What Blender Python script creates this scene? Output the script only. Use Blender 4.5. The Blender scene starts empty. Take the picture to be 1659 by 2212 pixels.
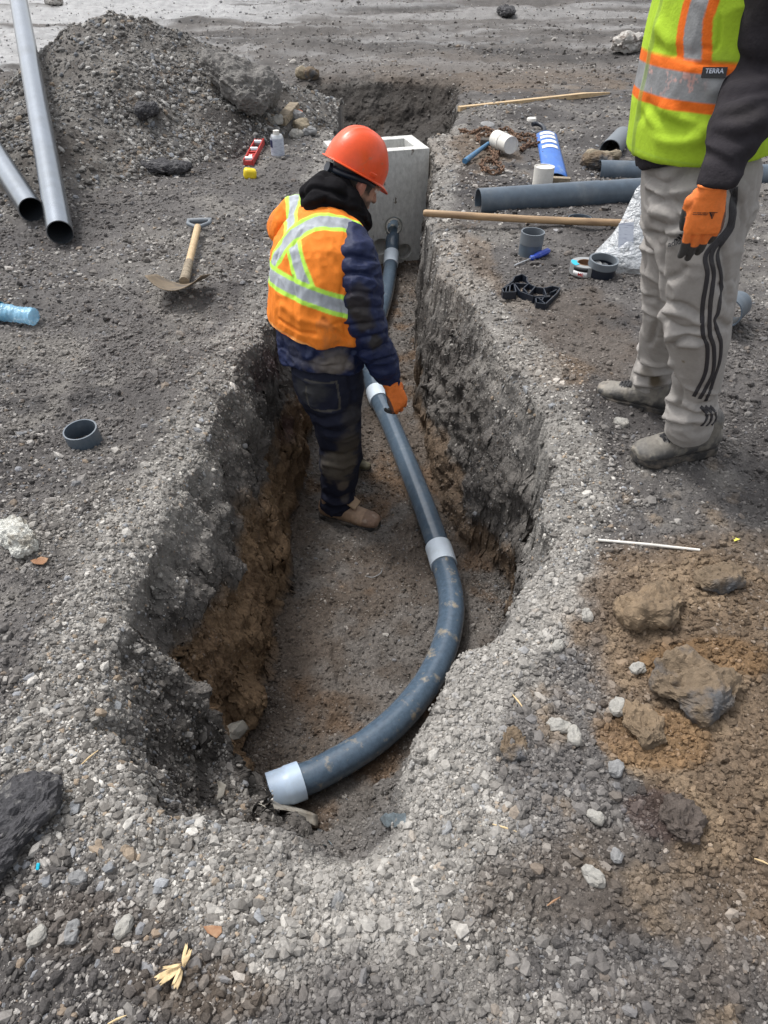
import bpy, bmesh, math, random
import numpy as np
from mathutils import Vector, Matrix, Quaternion
from mathutils.bvhtree import BVHTree
R=math.radians
C=bpy.context.scene.collection
SC=bpy.context.scene
random.seed(7); RNG=np.random.default_rng(11)
# ---------------------------------------------------------------- camera, sky, sun, exposure
CAMH=1.4; PITCH=R(40)
FPX=1536.4; CX=829.5; CY=1106.0           # a picture 1659 x 2212 in these units
cd=bpy.data.cameras.new('camera'); cam=bpy.data.objects.new('camera',cd); C.objects.link(cam)
cam.location=(0,0,CAMH); cam.rotation_euler=(math.pi/2-PITCH,0,0)
cd.sensor_fit='VERTICAL'; cd.sensor_height=36; cd.lens=36*FPX/2212; cd.clip_start=.02; cd.clip_end=600
SC.camera=cam
w=bpy.data.worlds.new('World'); SC.world=w; w.use_nodes=True
wn=w.node_tree; bg=wn.nodes['Background']
sky=wn.nodes.new('ShaderNodeTexSky'); sky.sky_type='NISHITA'; sky.sun_disc=False
SUN_EL=R(62); SUN_AZ=R(-55)               # sun ahead and to the left, behind cloud
sky.sun_elevation=SUN_EL; sky.sun_rotation=SUN_AZ; sky.dust_density=4; sky.air_density=1.0; sky.ozone_density=1
hs=wn.nodes.new('ShaderNodeHueSaturation'); hs.inputs['Saturation'].default_value=.22
wn.links.new(sky.outputs[0],hs.inputs['Color']); wn.links.new(hs.outputs[0],bg.inputs[0]); bg.inputs[1].default_value=.14
sl=bpy.data.lights.new('sun','SUN'); sl.energy=1.35; sl.angle=R(13); sl.color=(1,.98,.95)
so=bpy.data.objects.new('sun',sl); C.objects.link(so)
sd=Vector((math.sin(SUN_AZ)*math.cos(SUN_EL),math.cos(SUN_AZ)*math.cos(SUN_EL),math.sin(SUN_EL)))
so.rotation_euler=sd.to_track_quat('Z','Y').to_euler(); so.location=sd*20
SC.view_settings.view_transform='Standard'; SC.view_settings.look='None'; SC.view_settings.gamma=1
SC.view_settings.exposure=.76
SC.cycles.use_denoising=True; SC.cycles.max_bounces=6
# ---------------------------------------------------------------- pixel helpers
FW=Vector((0,math.cos(PITCH),-math.sin(PITCH))); UP=Vector((0,math.sin(PITCH),math.cos(PITCH))); CO=Vector((0,0,CAMH))
def ray(px,py): return FW+Vector((1,0,0))*((px-CX)/FPX)-UP*((py-CY)/FPX)
def at(px,py,D):
    d=ray(px,py); return CO+d*(D/d.y)
def gz(px,py,z=0.0):
    d=ray(px,py); return CO+d*((z-CAMH)/d.z)
# ---------------------------------------------------------------- numpy noise
def _h(ix,iy,iz,s):
    n=(ix*np.uint32(374761393)+iy*np.uint32(668265263)+iz*np.uint32(2147483647&1274126177)+np.uint32(s*974711+13))
    n=(n^(n>>np.uint32(13)))*np.uint32(1274126177); n=n^(n>>np.uint32(16))
    return (n&np.uint32(0xffff)).astype(np.float32)/65535.0
def vn(x,y,z=None,s=0):
    x=np.asarray(x,np.float32); y=np.asarray(y,np.float32)
    z=np.zeros_like(x) if z is None else np.asarray(z,np.float32)
    fx=np.floor(x); fy=np.floor(y); fz=np.floor(z)
    ix=fx.astype(np.int64).astype(np.uint32); iy=fy.astype(np.int64).astype(np.uint32); iz=fz.astype(np.int64).astype(np.uint32)
    x=x-fx; y=y-fy; z=z-fz
    x=x*x*(3-2*x); y=y*y*(3-2*y); z=z*z*(3-2*z)
    o=np.uint32(1)
    def e(a,b,c): return _h(ix+a,iy+b,iz+c,s)
    O=np.uint32(0)
    a=e(O,O,O)*(1-x)+e(o,O,O)*x; b=e(O,o,O)*(1-x)+e(o,o,O)*x
    c=e(O,O,o)*(1-x)+e(o,O,o)*x; d=e(O,o,o)*(1-x)+e(o,o,o)*x
    return ((a*(1-y)+b*y)*(1-z)+(c*(1-y)+d*y)*z)*2-1
def fbm(x,y,z=None,f=1.0,o=4,s=0,g=.5):
    t=0;a=1.0
    for k in range(o):
        t=t+a*vn(x*f+k*7.1,y*f-k*3.3,None if z is None else z*f+k*1.7,s+k); f*=2.03; a*=g
    return t
def sst(a,b,x):
    t=np.clip((x-a)/(b-a),0,1); return t*t*(3-2*t)
# ---------------------------------------------------------------- materials
def nd(nt,t,**k):
    n=nt.nodes.new(t)
    for a,b in k.items(): setattr(n,a,b)
    return n
def mat(name,col,rough=.8,metal=0,var=0,vscale=8,col2=None,thr=(.45,.6),bump=0,bscale=60,attr=None,spec=.5,alpha=1,trans=0,coat=0,aniso=None,bump2=0,b2scale=10,sheen=0,wetv=0):
    m=bpy.data.materials.new(name); m.use_nodes=True; nt=m.node_tree; L=nt.links.new
    p=nt.nodes['Principled BSDF']; p.inputs['Roughness'].default_value=rough; p.inputs['Metallic'].default_value=metal
    p.inputs['Specular IOR Level'].default_value=spec
    if sheen: p.inputs['Sheen Weight'].default_value=sheen
    if coat: p.inputs['Coat Weight'].default_value=coat; p.inputs['Coat Roughness'].default_value=.15
    if alpha<1: p.inputs['Alpha'].default_value=alpha
    if trans: p.inputs['Transmission Weight'].default_value=trans
    tc=nd(nt,'ShaderNodeTexCoord'); src=tc.outputs['Object']
    if aniso:
        mp=nd(nt,'ShaderNodeMapping'); mp.inputs['Scale'].default_value=aniso; L(src,mp.inputs[0]); src=mp.outputs[0]
    if attr:
        a=nd(nt,'ShaderNodeAttribute'); a.attribute_name=attr; cur=a.outputs['Color']
    else:
        rgb=nd(nt,'ShaderNodeRGB'); rgb.outputs[0].default_value=(*col,1); cur=rgb.outputs[0]
    if col2 is not None:
        n=nd(nt,'ShaderNodeTexNoise'); n.inputs['Scale'].default_value=vscale; n.inputs['Detail'].default_value=6; n.inputs['Roughness'].default_value=.62; L(src,n.inputs['Vector'])
        r=nd(nt,'ShaderNodeMapRange'); r.inputs[1].default_value=thr[0]; r.inputs[2].default_value=thr[1]; L(n.outputs['Fac'],r.inputs[0])
        mx=nd(nt,'ShaderNodeMix',data_type='RGBA'); L(r.outputs[0],mx.inputs[0]); L(cur,mx.inputs[6]); mx.inputs[7].default_value=(*col2,1); cur=mx.outputs[2]
    if var:
        n=nd(nt,'ShaderNodeTexNoise'); n.inputs['Scale'].default_value=vscale*2.7; n.inputs['Detail'].default_value=5; n.inputs['Roughness'].default_value=.65; L(src,n.inputs['Vector'])
        r=nd(nt,'ShaderNodeMapRange'); r.inputs[1].default_value=.3; r.inputs[2].default_value=.7; r.inputs[3].default_value=1-var; r.inputs[4].default_value=1+var; L(n.outputs['Fac'],r.inputs[0])
        vm=nd(nt,'ShaderNodeVectorMath',operation='SCALE'); L(cur,vm.inputs[0]); L(r.outputs[0],vm.inputs['Scale']); cur=vm.outputs[0]
    L(cur,p.inputs['Base Color'])
    if wetv:
        n=nd(nt,'ShaderNodeTexNoise'); n.inputs['Scale'].default_value=5; n.inputs['Detail'].default_value=3; L(src,n.inputs['Vector'])
        r=nd(nt,'ShaderNodeMapRange'); r.inputs[1].default_value=.35; r.inputs[2].default_value=.65; r.inputs[3].default_value=rough; r.inputs[4].default_value=rough-wetv; L(n.outputs['Fac'],r.inputs[0]); L(r.outputs[0],p.inputs['Roughness'])
    prev=None
    for (st,scl,det) in ((bump,bscale,4),(bump2,b2scale,2)):
        if not st: continue
        n=nd(nt,'ShaderNodeTexNoise'); n.inputs['Scale'].default_value=scl; n.inputs['Detail'].default_value=det; n.inputs['Roughness'].default_value=.6; L(src,n.inputs['Vector'])
        b=nd(nt,'ShaderNodeBump'); b.inputs['Strength'].default_value=1; b.inputs['Distance'].default_value=st; L(n.outputs['Fac'],b.inputs['Height'])
        if prev is not None: L(prev,b.inputs['Normal'])
        prev=b.outputs[0]
    if prev is not None: L(prev,p.inputs['Normal'])
    return m
# ---------------------------------------------------------------- object helpers
def link(o,parent=None):
    C.objects.link(o)
    if parent is not None: o.parent=parent
    return o
def tag(o,label=None,cat=None,group=None,kind=None):
    if label: o['label']=label
    if cat: o['category']=cat
    if group: o['group']=group
    if kind: o['kind']=kind
    return o
def empty(name,loc,label,cat,group=None):
    o=bpy.data.objects.new(name,None); o.empty_display_size=.05; o.location=loc; C.objects.link(o)
    bpy.context.view_layer.update()
    return tag(o,label,cat,group)
def mesh_np(name,V,Fc,m,parent=None,col=None,smooth=True,mats=None,midx=None):
    """V (N,3) ; Fc (M,k) one face size"""
    me=bpy.data.meshes.new(name); V=np.asarray(V,np.float32); Fc=np.asarray(Fc,np.int32)
    me.vertices.add(len(V)); me.vertices.foreach_set('co',V.ravel())
    k=Fc.shape[1]; me.loops.add(Fc.size); me.loops.foreach_set('vertex_index',Fc.ravel())
    me.polygons.add(len(Fc)); me.polygons.foreach_set('loop_start',np.arange(0,Fc.size,k,dtype=np.int32))
    me.polygons.foreach_set('use_smooth',np.full(len(Fc),smooth))
    me.update(calc_edges=True)
    if col is not None:
        a=me.color_attributes.new('Col','FLOAT_COLOR','POINT'); c4=np.ones((len(V),4),np.float32); c4[:,:3]=col; a.data.foreach_set('color',c4.ravel())
    me.materials.append(m)
    o=bpy.data.objects.new(name,me); link(o,parent)
    if parent is not None: o.matrix_parent_inverse=parent.matrix_world.inverted()
    return o
def bobj(name,bm,m,parent=None,smooth=True,bev=0,local=False):
    """bmesh in world space (or in the parent's space when local) -> one object"""
    me=bpy.data.meshes.new(name); bm.normal_update(); bm.to_mesh(me); bm.free()
    for p in me.polygons: p.use_smooth=smooth
    ms=m if isinstance(m,(list,tuple)) else [m]
    for q in ms: me.materials.append(q)
    o=bpy.data.objects.new(name,me); link(o,parent)
    if parent is not None and not local: o.matrix_parent_inverse=parent.matrix_world.inverted()
    if bev:
        b=o.modifiers.new('bevel','BEVEL'); b.width=bev; b.segments=2; b.limit_method='ANGLE'; b.angle_limit=R(35)
    if smooth and hasattr(me,'set_sharp_from_angle'): me.set_sharp_from_angle(angle=R(40))
    return o
def frame(axis,up=(0,0,1)):
    a=Vector(axis).normalized(); u=Vector(up); 
    if abs(a.dot(u.normalized()))>.98: u=Vector((1,0,0)) if abs(a.x)<.9 else Vector((0,1,0))
    s=u.cross(a).normalized(); t=a.cross(s).normalized()
    return s,t,a
def add_loft(bm,rings,up=(0,0,1),n=20,cap=True,side=None):
    """rings: (centre, r_side, r_up) along a path; ring planes are perpendicular to the path"""
    ps=[Vector(r[0]) for r in rings]; prev=None; out=[]
    for i,p in enumerate(ps):
        t=(ps[min(i+1,len(ps)-1)]-ps[max(i-1,0)])
        s,u,a=frame(t,up) if side is None else (None,None,None)
        if side is not None:
            a=t.normalized(); s=(Vector(side)-a*Vector(side).dot(a)).normalized(); u=a.cross(s)
        ry=rings[i][2] if len(rings[i])>2 else rings[i][1]
        vs=[bm.verts.new(p+s*(math.cos(2*math.pi*k/n)*rings[i][1])+u*(math.sin(2*math.pi*k/n)*ry)) for k in range(n)]
        if prev:
            for k in range(n): bm.faces.new((prev[k],prev[(k+1)%n],vs[(k+1)%n],vs[k]))
        elif cap: bm.faces.new(list(reversed(vs)))
        prev=vs; out.append(vs)
    if cap: bm.faces.new(prev)
    return out
def add_capsule(bm,p,r,q=None,r2=None,up=(0,0,1),n=16,side=None,flat=1.0):
    """tapered capsule from p to q (sphere when q is None)"""
    p=Vector(p)
    if q is None: q=p+Vector((0,0,1e-4))
    q=Vector(q); r2=r if r2 is None else r2; a=(q-p).normalized(); rg=[]
    for k in range(1,6): th=math.pi/2*(1-k/5); rg.append((p-a*r*math.sin(th),max(r*math.cos(th),r*.02)*1.0,max(r*math.cos(th),r*.02)*flat))
    for k in range(0,5): th=math.pi/2*k/5; rg.append((q+a*(r2*math.sin(th)+1e-5),max(r2*math.cos(th),r2*.02),max(r2*math.cos(th),r2*.02)*flat))
    add_loft(bm,rg,up,n,True,side)
def add_ell(bm,c,rx,ry,rz,M=None):
    M=(M if M is not None else Matrix.Identity(3)).to_4x4()
    bmesh.ops.create_icosphere(bm,subdivisions=3,radius=1,matrix=Matrix.Translation(Vector(c))@M@Matrix.Diagonal((rx,ry,rz,1)))
def add_box(bm,c,sx,sy,sz,M=None):
    M=(M if M is not None else Matrix.Identity(3)).to_4x4()
    return bmesh.ops.create_cube(bm,size=1,matrix=Matrix.Translation(Vector(c))@M@Matrix.Diagonal((sx,sy,sz,1)))['verts']
def add_tube(bm,path,r,n=24,wall=0,up=(0,0,1)):
    """solid rod, or an open pipe with real wall thickness when wall>0"""
    rs=r if isinstance(r,(list,tuple)) else [r]*len(path)
    o=add_loft(bm,[(p,q) for p,q in zip(path,rs)],up,n,cap=(wall==0))
    if wall:
        i=add_loft(bm,[(p,q-wall) for p,q in zip(path,rs)],up,n,cap=False)
        for f in bm.faces[-(n*(len(path)-1)):]: f.normal_flip()
        for e,fl in ((0,1),(-1,0)):
            for k in range(n):
                q=(o[e][k],o[e][(k+1)%n],i[e][(k+1)%n],i[e][k]); bm.faces.new(tuple(reversed(q)) if fl else q)
def rotz(a): return Matrix.Rotation(a,3,'Z')
def spline(P,n):
    """Catmull-Rom through P, n samples per span"""
    P=[Vector(p) for p in P]; Q=[P[0]*2-P[1]]+P+[P[-1]*2-P[-2]]; out=[]
    for i in range(1,len(Q)-2):
        for k in range(n):
            t=k/n; a,b,c,d=Q[i-1],Q[i],Q[i+1],Q[i+2]
            out.append(.5*((2*b)+(c-a)*t+(2*a-5*b+4*c-d)*t*t+(3*b-a-3*c+d)*t**3))
    out.append(P[-1]); return out
# ---------------------------------------------------------------- ground shape
FLOORZ=-.85
def pxpoly(pts,z): return [tuple(gz(a,b,z)[:2]) for a,b in pts]
RIM=[(-1.0,9.25),(-.78,8.3),(-.5,7.4),(-.40,6.6),(-.39,5.9),(-.41,5.0),(-.45,4.2)]+pxpoly([(585,650),(545,730),(500,800),(452,880),(418,950),(385,1030),(350,1110),(318,1200),(290,1290),(300,1400),(330,1520),(370,1650),(420,1760),(500,1835),(600,1872),(700,1885),(790,1872),(850,1830),(895,1780),(915,1710),(925,1610),(955,1540),(988,1462),(1010,1420),(1065,1365),(1135,1290),(1185,1220),(1190,1140),(1185,1080),(1195,1000),(1180,900),(1130,800),(1085,720),(1020,655),(965,600),(938,540),(930,470)],0)+[(.385,5.4),(.39,6.0),(.40,6.55),(.60,6.72),(.68,7.6),(.90,9.1),(.5,9.3),(-.2,9.35)]
FLO=[(-.62,8.3),(-.45,7.4),(-.37,6.5),(-.37,5.2)]+pxpoly([(690,800),(668,900),(655,1000),(641,1080),(625,1180),(603,1300),(590,1400),(568,1500),(556,1600),(562,1700),(620,1790),(700,1835),(790,1825),(870,1770),(930,1690),(1000,1590),(1060,1490),(1100,1400),(1112,1310),(1060,1240),(1000,1185),(958,1110),(918,1010),(903,930),(900,850),(905,700)],FLOORZ)+[(.33,5.9),(.36,6.6),(.5,7.2),(.6,8.3)]
RIM2=pxpoly([(310,1330),(230,1390),(200,1470),(178,1560),(215,1640),(275,1705),(345,1735),(395,1755),(440,1800),(540,1850),(640,1780),(640,1500),(420,1330)],0)
FLO2=[(-.50,1.28),(-.40,1.32),(-.37,1.15),(-.375,.98),(-.36,.86),(-.43,.84),(-.49,.95),(-.52,1.1)]
def pdist(x,y,poly):
    """signed distance: negative inside"""
    d=np.full(x.shape,1e9,np.float32); ins=np.zeros(x.shape,bool); n=len(poly)
    for i in range(n):
        ax,ay=poly[i]; bx,by=poly[(i+1)%n]; ex,ey=bx-ax,by-ay
        t=np.clip(((x-ax)*ex+(y-ay)*ey)/(ex*ex+ey*ey),0,1)
        d=np.minimum(d,(x-ax-t*ex)**2+(y-ay-t*ey)**2)
        c=((ay>y)!=(by>y))&(x<(bx-ax)*(y-ay)/((by-ay) if by!=ay else 1e-9)+ax); ins^=c
    d=np.sqrt(d); return np.where(ins,-d,d)
def pit(x,y,rim,flo,z):
    dr=-pdist(x,y,rim); df=np.maximum(pdist(x,y,flo),0)
    t=np.clip(dr,0,None)/(np.clip(dr,0,None)+df+1e-5)
    t=np.where(df<=0,1,t)
    t=np.clip(t,0,1); f=t**(.95+.35*sst(5,3.5,y)*sst(.12,-.2,x))
    f=f*sst(-.02,.16,t)+(1-sst(-.02,.16,t))*f*.6
    lip=.02*np.exp(-(dr/.05)**2)*(dr<0)          # rounded shoulder outside the rim
    return f*z-.035*np.exp(-np.clip(-dr,0,None)/.06)*(1-f), t, dr
def height(x,y,full=False):
    x=np.asarray(x,np.float32); y=np.asarray(y,np.float32)
    und=.018*fbm(x,y,f=.9,o=3,s=3)+.010*fbm(x,y,f=3.7,o=3,s=5)
    far=sst(6,13,y); und=und*(1+1.2*far)+far*.03*fbm(x*.35,y*1.3,f=1.2,o=4,s=31)
    und=und+.03*np.exp(-(((x-.95)/.35)**2+((y-1.25)/.3)**2))+.02*np.exp(-(((x+.95)/.3)**2+((y-1.2)/.4)**2))
    h=und.copy(); T=np.zeros_like(x); DR=np.full(x.shape,-9,np.float32); S=np.zeros_like(x)
    m=(x>-1.6)&(x<1.6)&(y>.3)&(y<9.9)
    if m.any():
        xm,ym=x[m],y[m]
        wx=xm+.034*fbm(xm,ym,f=4.5,o=6,s=41,g=.58); wy=ym+.034*fbm(xm,ym,f=4.5,o=6,s=47,g=.58)
        h1,t1,d1=pit(wx,wy,RIM,FLO,FLOORZ); h2,t2,d2=pit(wx,wy,RIM2,FLO2,-.52)
        hh=np.minimum(h1,h2); h[m]=und[m]*(1-.7*sst(0,.5,np.maximum(t1,t2)))+hh
        T[m]=np.where(h1<=h2,t1,t2*.6); DR[m]=np.maximum(d1,d2); S[m]=(h2<h1)
    if full: return h,T,DR,S
    return h
def hz(x,y): return float(height(np.array([x]),np.array([y]))[0])
# gravel pile
PX=[-4.6,-3.9,-3.45,-3.03,-2.76,-2.52,-2.2,-1.97,-1.75,-1.54,-1.2,-1.0,-.75,-.55,-.35,0]
PH=[-.1,0,.14,.43,.57,.69,.80,.79,.68,.58,.46,.39,.26,.12,-.05,-.1]
PF=[5.6,5.2,4.9,4.7,4.65,4.6,4.6,4.7,4.9,5.2,5.6,5.9,6.4,6.7,6.9,7]
def pile(x,y):
    Hx=np.interp(x,PX,PH); ft=np.interp(x,PX,PF); cr=7.0+.15*np.sin(x*3)
    t=np.where(y<cr,(cr-y)/(cr-ft),(y-cr)/1.5)
    g=1-np.clip(t,0,3); g=np.where(g>0,np.abs(g)**1.22,g)
    g=np.where(t<.15,1-.15*1.02-(t*t/.3-.075)*1.0+.075,g) if False else g
    h=Hx*g+.05*fbm(x,y,f=1.6,o=4,s=61)*np.clip(g*3,0,1)-.08*(1-sst(0,.22,g))
    return np.where((g<=0)|(Hx<=0),-.08+np.minimum(g,0)*.1,h)
def surf(x,y):
    x=np.asarray(x,np.float32); y=np.asarray(y,np.float32)
    h=height(x,y); p=pile(x,y); return np.where(p>-.07,np.maximum(h,p),h)
def hit(px,py,lift=0.0):
    """where the ray through a picture point meets the ground (or the pile)"""
    d=ray(px,py); t=np.linspace(.5,26,2600)/1.0; X=d.x*t; Y=d.y*t; Z=CAMH+d.z*t
    below=Z<=surf(X,Y)
    i=int(np.argmax(below)) if below.any() else len(t)-1
    a,b=t[max(i-1,0)],t[i]
    tt=np.linspace(a,b,40); Z=CAMH+d.z*tt; k=int(np.argmax(Z<=surf(d.x*tt,d.y*tt)))
    p=CO+d*float(tt[k]); p.z=float(surf(np.array([p.x]),np.array([p.y]))[0])+lift; return p
# ---------------------------------------------------------------- the ground sheet
def xs_at(pts,z,ys):
    P=sorted([(g.y,g.x) for g in (gz(a,b,z) for a,b in pts)]); return np.interp(ys,[p[0] for p in P],[p[1] for p in P])
phi=np.concatenate([np.linspace(R(86),R(76),40,endpoint=False)])
v=np.linspace(math.tan(R(36)),-math.tan(R(35.9)),1180)
phis=np.concatenate([np.linspace(R(86),R(76.05),45),PITCH+np.arctan(v)])
ys=CAMH/np.tan(phis); ys=np.concatenate([[-120,-50,-20,-8,-4,-2.2,-1.3,-.8,-.45,-.2,0],ys[ys>.02],[20.5,22,25,30,38,50,70,100,160,300]])
ys=np.unique(np.concatenate([ys,np.linspace(8.25,9.5,110),np.linspace(6.4,8.2,40)]))
yl=[-9]+[.55,.8,1.0,1.3,1.8,2.2,2.6,3.2,4.2,5.9,6.6,7.4,8.6,9.3,12,400]
xl=[-.55]+[-.62,-.72,-.72,-.62,-.66,-.66,-.62,-.56,-.47,-.43,-.43,-.55,-.9,-1.0,-1,-1]
xfl=[-.3]+[-.33,-.36,-.36,-.36,-.42,-.44,-.44,-.43,-.36,-.34,-.34,-.4,-.7,-.7,-.7,-.7]
xfr=[.2]+[.15,.2,.26,.38,.47,.40,.3,.25,.28,.32,.34,.44,.68,.7,.7,.7]
xr=[.4]+[.3,.36,.42,.52,.6,.58,.56,.50,.42,.42,.5,.7,.9,1.0,1,1]
W=.57*(np.clip(ys,0,60)*.766+.9)+.45
ex=1-sst(8,14,ys)
def colpos():
    cnt=[215,150,170,150,225]; rows=[]
    B=np.stack([-W,np.interp(ys,yl,xl)*1.0,np.interp(ys,yl,xfl),np.interp(ys,yl,xfr),np.interp(ys,yl,xr),W],1)
    cols=[]
    for k in range(5):
        t=np.linspace(0,1,cnt[k],endpoint=(k==4))[None,:]; cols.append(B[:,k:k+1]*(1-t)+B[:,k+1:k+2]*t)
    X=np.concatenate(cols,1)
    out=np.concatenate([.02*(300**(np.arange(46)/45.)),[8,12,20,35,70,160,300]]); globals().update(NOUT=len(out))
    return np.concatenate([X[:,:1]-out[::-1][None,:],X,X[:,-1:]+out[None,:]],1)
X=colpos(); NR,NC=X.shape; Y=np.repeat(ys[:,None],NC,1)
x=X.ravel().astype(np.float32); y=Y.ravel().astype(np.float32)
h,T,DR,SH=height(x,y,True)
Zg=h.reshape(NR,NC)
dzdx=np.gradient(Zg,axis=1)/np.maximum(np.gradient(X,axis=1),1e-5); dzdy=np.gradient(Zg,axis=0)/np.maximum(np.gradient(Y,axis=0),1e-5)
N=np.stack([-dzdx,-dzdy,np.ones_like(Zg)],-1); N/=np.linalg.norm(N,axis=-1,keepdims=True); N=N.reshape(-1,3).astype(np.float32)
steep=1-sst(.5,.93,N[:,2])
wall=steep*(T>.02)*(T<.995)
cl=fbm(x,y,h,f=9,o=5,s=71,g=.55); rid=1-np.abs(fbm(x,y,h,f=5,o=4,s=77))
fine=fbm(x,y,h,f=55,o=3,s=81,g=.6)
lod=1/(1+np.clip(y-3,0,None)*.5)
disp=.007*cl+.0045*fine*lod+wall*(.028*cl+.02*(rid-.6)+.016*fbm(x,y*.6,h*3,f=7,o=3,s=91))
flo=(T>.97)*1.0
disp*=np.where(T>0,.35+.65*sst(.05,.4,T),1)
disp+=flo*(.009*cl+.012*np.clip(fbm(x,y,f=8,o=4,s=99)-.1,0,1))+.010*np.clip(fbm(x,y,f=14,o=3,s=95),0,1)*(DR>-.25)*(DR<0)
P=np.stack([x,y,h],1)+N*disp[:,None].astype(np.float32)
# colour of the soils themselves
def mixc(c,m,k): 
    k=np.clip(k,0,1)[:,None]; return c*(1-k)+np.array(m,np.float32)[None,:]*k
GREY=(.098,.091,.087); DARK=(.045,.041,.040); BROWN=(.140,.100,.066); TAN=(.235,.175,.115); DUST=(.265,.252,.232); SNOW=(.34,.34,.34); CLAY=(.205,.133,.074); FLOORC=(.098,.080,.066)
def zone(px,py,rx,ry=None,ang=0):
    g=gz(px,py,0); ry=ry or rx; return g.x,g.y,rx,ry,R(ang)
def zm(x,y,z,f=6,a=.35,s=0):
    gx,gy,rx,ry,an=z; dx=x-gx; dy=y-gy; ca,sa=math.cos(an),math.sin(an); u=(dx*ca+dy*sa)/rx; v=(-dx*sa+dy*ca)/ry
    return sst(1.25,.75,np.sqrt(u*u+v*v)+a*fbm(x,y,f=f,o=4,s=s))
def soil(x,y,z,T,DR,SH,N):
    n1=fbm(x,y,f=2.2,o=5,s=101); n2=fbm(x,y,f=11,o=4,s=107); n3=fbm(x,y,z,f=6,o=4,s=111)
    c=np.tile(np.array(GREY,np.float32),(len(x),1))
    c=mixc(c,DARK,sst(-.25,.7,n1+.4*n2)*.8)
    c=mixc(c,(.155,.145,.132),sst(.2,1.0,-n1+.4*n2)*.7)
    # brown sand to the right
    for q,a in ((zone(1480,1330,.33,.30),.85),(zone(1560,1560,.30,.32),.9),(zone(1620,1760,.22,.25),.8),(zone(1320,1420,.1,.16),.3),(zone(1640,1350,.25,.4),.6),(zone(1600,1960,.16,.12),.2),(zone(1480,2150,.2,.05),.1)):
        c=mixc(c,BROWN,zm(x,y,q,s=5)*a); c=mixc(c,TAN,zm(x,y,q,s=9,f=11,a=.8)*a*.45*sst(-.1,.7,n2))
    c=mixc(c,(.17,.10,.045),zm(x,y,zone(1400,1600,.1,.06),s=8)*.7+zm(x,y,zone(1520,1440,.12,.05),s=8)*.7)
    # brown smears upper right bank
    for q,a in ((zone(1010,330,.35,.8),.65),(zone(1100,150,1.5,1.4),.6),(zone(1010,560,.16,.5),.5),(zone(1220,800,.12,.12),.6),(zone(1230,720,.3,.5),.25),(zone(950,150,1.6,1.2),.4),(zone(60,200,1.5,1.5),.3)):
        c=mixc(c,BROWN,zm(x,y,q,s=15)*a)
    # muddy patches near the feet
    for q,a in ((zone(560,1960,.14,.05),.8),(zone(480,2140,.16,.05),.9),(zone(1300,1900,.25,.1),.5),(zone(150,2000,.14,.05),.4)):
        c=mixc(c,(.085,.067,.052),zm(x,y,q,s=25)*a)
    c=mixc(c,(.045,.03,.026),zm(x,y,zone(1440,1760,.07,.04),s=27,a=.7)*.9)
    for q in (zone(10,880,.16,.1),zone(190,850,.07,.05),zone(440,330,.2,.4),zone(1010,390,.35,.35),zone(20,800,.1,.1)): c=mixc(c,(.035,.033,.034),zm(x,y,q,s=29,a=.8)*.7)
    # far surface: wet dark mud with pale dried and snowy streaks
    fr=sst(7.5,10.5,y+.5*n1); st=fbm(x*.25,y*1.1,f=1.1,o=5,s=121)
    c=mixc(c,(.092,.084,.078),fr*.8); c=mixc(c,(.05,.046,.044),fr*sst(.1,.6,st)*.8); c=mixc(c,(.26,.255,.25),fr*sst(.15,.7,-st+.25*n1)*.6*sst(9,12,y))
    sn=sst(.0,.55,fbm(x*.35,y*1.3,f=.8,o=6,s=131)*1.2+.05+sst(-2.6,-4.2,x)*.8+sst(13.5,17,y)*.6-.12-sst(-2.6,.5,x)*1.1*(1-sst(14,18,y)*.85)-sst(1,5,x)*.5)*sst(8.2,9.4,y+.3*n1)
    c=mixc(c,SNOW,sn*(.88-.5*sst(-3.5,-1,x)))
    # pale crushed stone along the rim
    rim=np.exp(-((DR+.05)/.11)**2)*(y<7)
    lf=(x<0)*1.0
    a=sst(.15,.7,rim*(.9+.35*n2)); c=mixc(c,DUST,a*(.55+.3*(y<2.2)))
    # walls and floor
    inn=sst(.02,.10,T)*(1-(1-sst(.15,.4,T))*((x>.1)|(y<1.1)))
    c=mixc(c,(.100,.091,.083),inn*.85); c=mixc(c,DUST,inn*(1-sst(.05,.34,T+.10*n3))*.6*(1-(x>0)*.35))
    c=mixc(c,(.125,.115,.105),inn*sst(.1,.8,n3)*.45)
    lowL=sst(.50,.66,T+.12*n3+.13*sst(2.6,1.4,y)+.1*sst(3,4,y))*lf*(1-SH)*(y>1.22+.1*n3); lowR=sst(.72,.84,T+.11*n3)*(1-lf)*(y>1.4)*(y<4.2)
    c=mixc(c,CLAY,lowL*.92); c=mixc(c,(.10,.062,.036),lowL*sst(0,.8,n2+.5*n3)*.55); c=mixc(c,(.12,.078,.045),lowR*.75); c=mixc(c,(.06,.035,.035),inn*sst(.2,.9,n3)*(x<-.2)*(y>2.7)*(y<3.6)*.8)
    fl=sst(.95,1.0,T)*(1-SH); c=mixc(c,FLOORC,fl*.95); c=mixc(c,(.125,.116,.108),fl*sst(-.1,.7,n1+.4*n2)*.7); c=mixc(c,(.115,.072,.042),fl*sst(.25,.9,fbm(x,y,f=4.5,o=4,s=141))*.8)
    c=mixc(c,(.075,.068,.062),SH*inn*.6)
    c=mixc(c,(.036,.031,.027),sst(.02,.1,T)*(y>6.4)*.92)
    return np.clip(c*(1+.16*n2[:,None]),.01,1)
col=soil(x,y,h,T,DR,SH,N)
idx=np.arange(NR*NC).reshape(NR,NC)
Fq=np.stack([idx[:-1,:-1],idx[:-1,1:],idx[1:,1:],idx[1:,:-1]],-1).reshape(-1,4)
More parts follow.
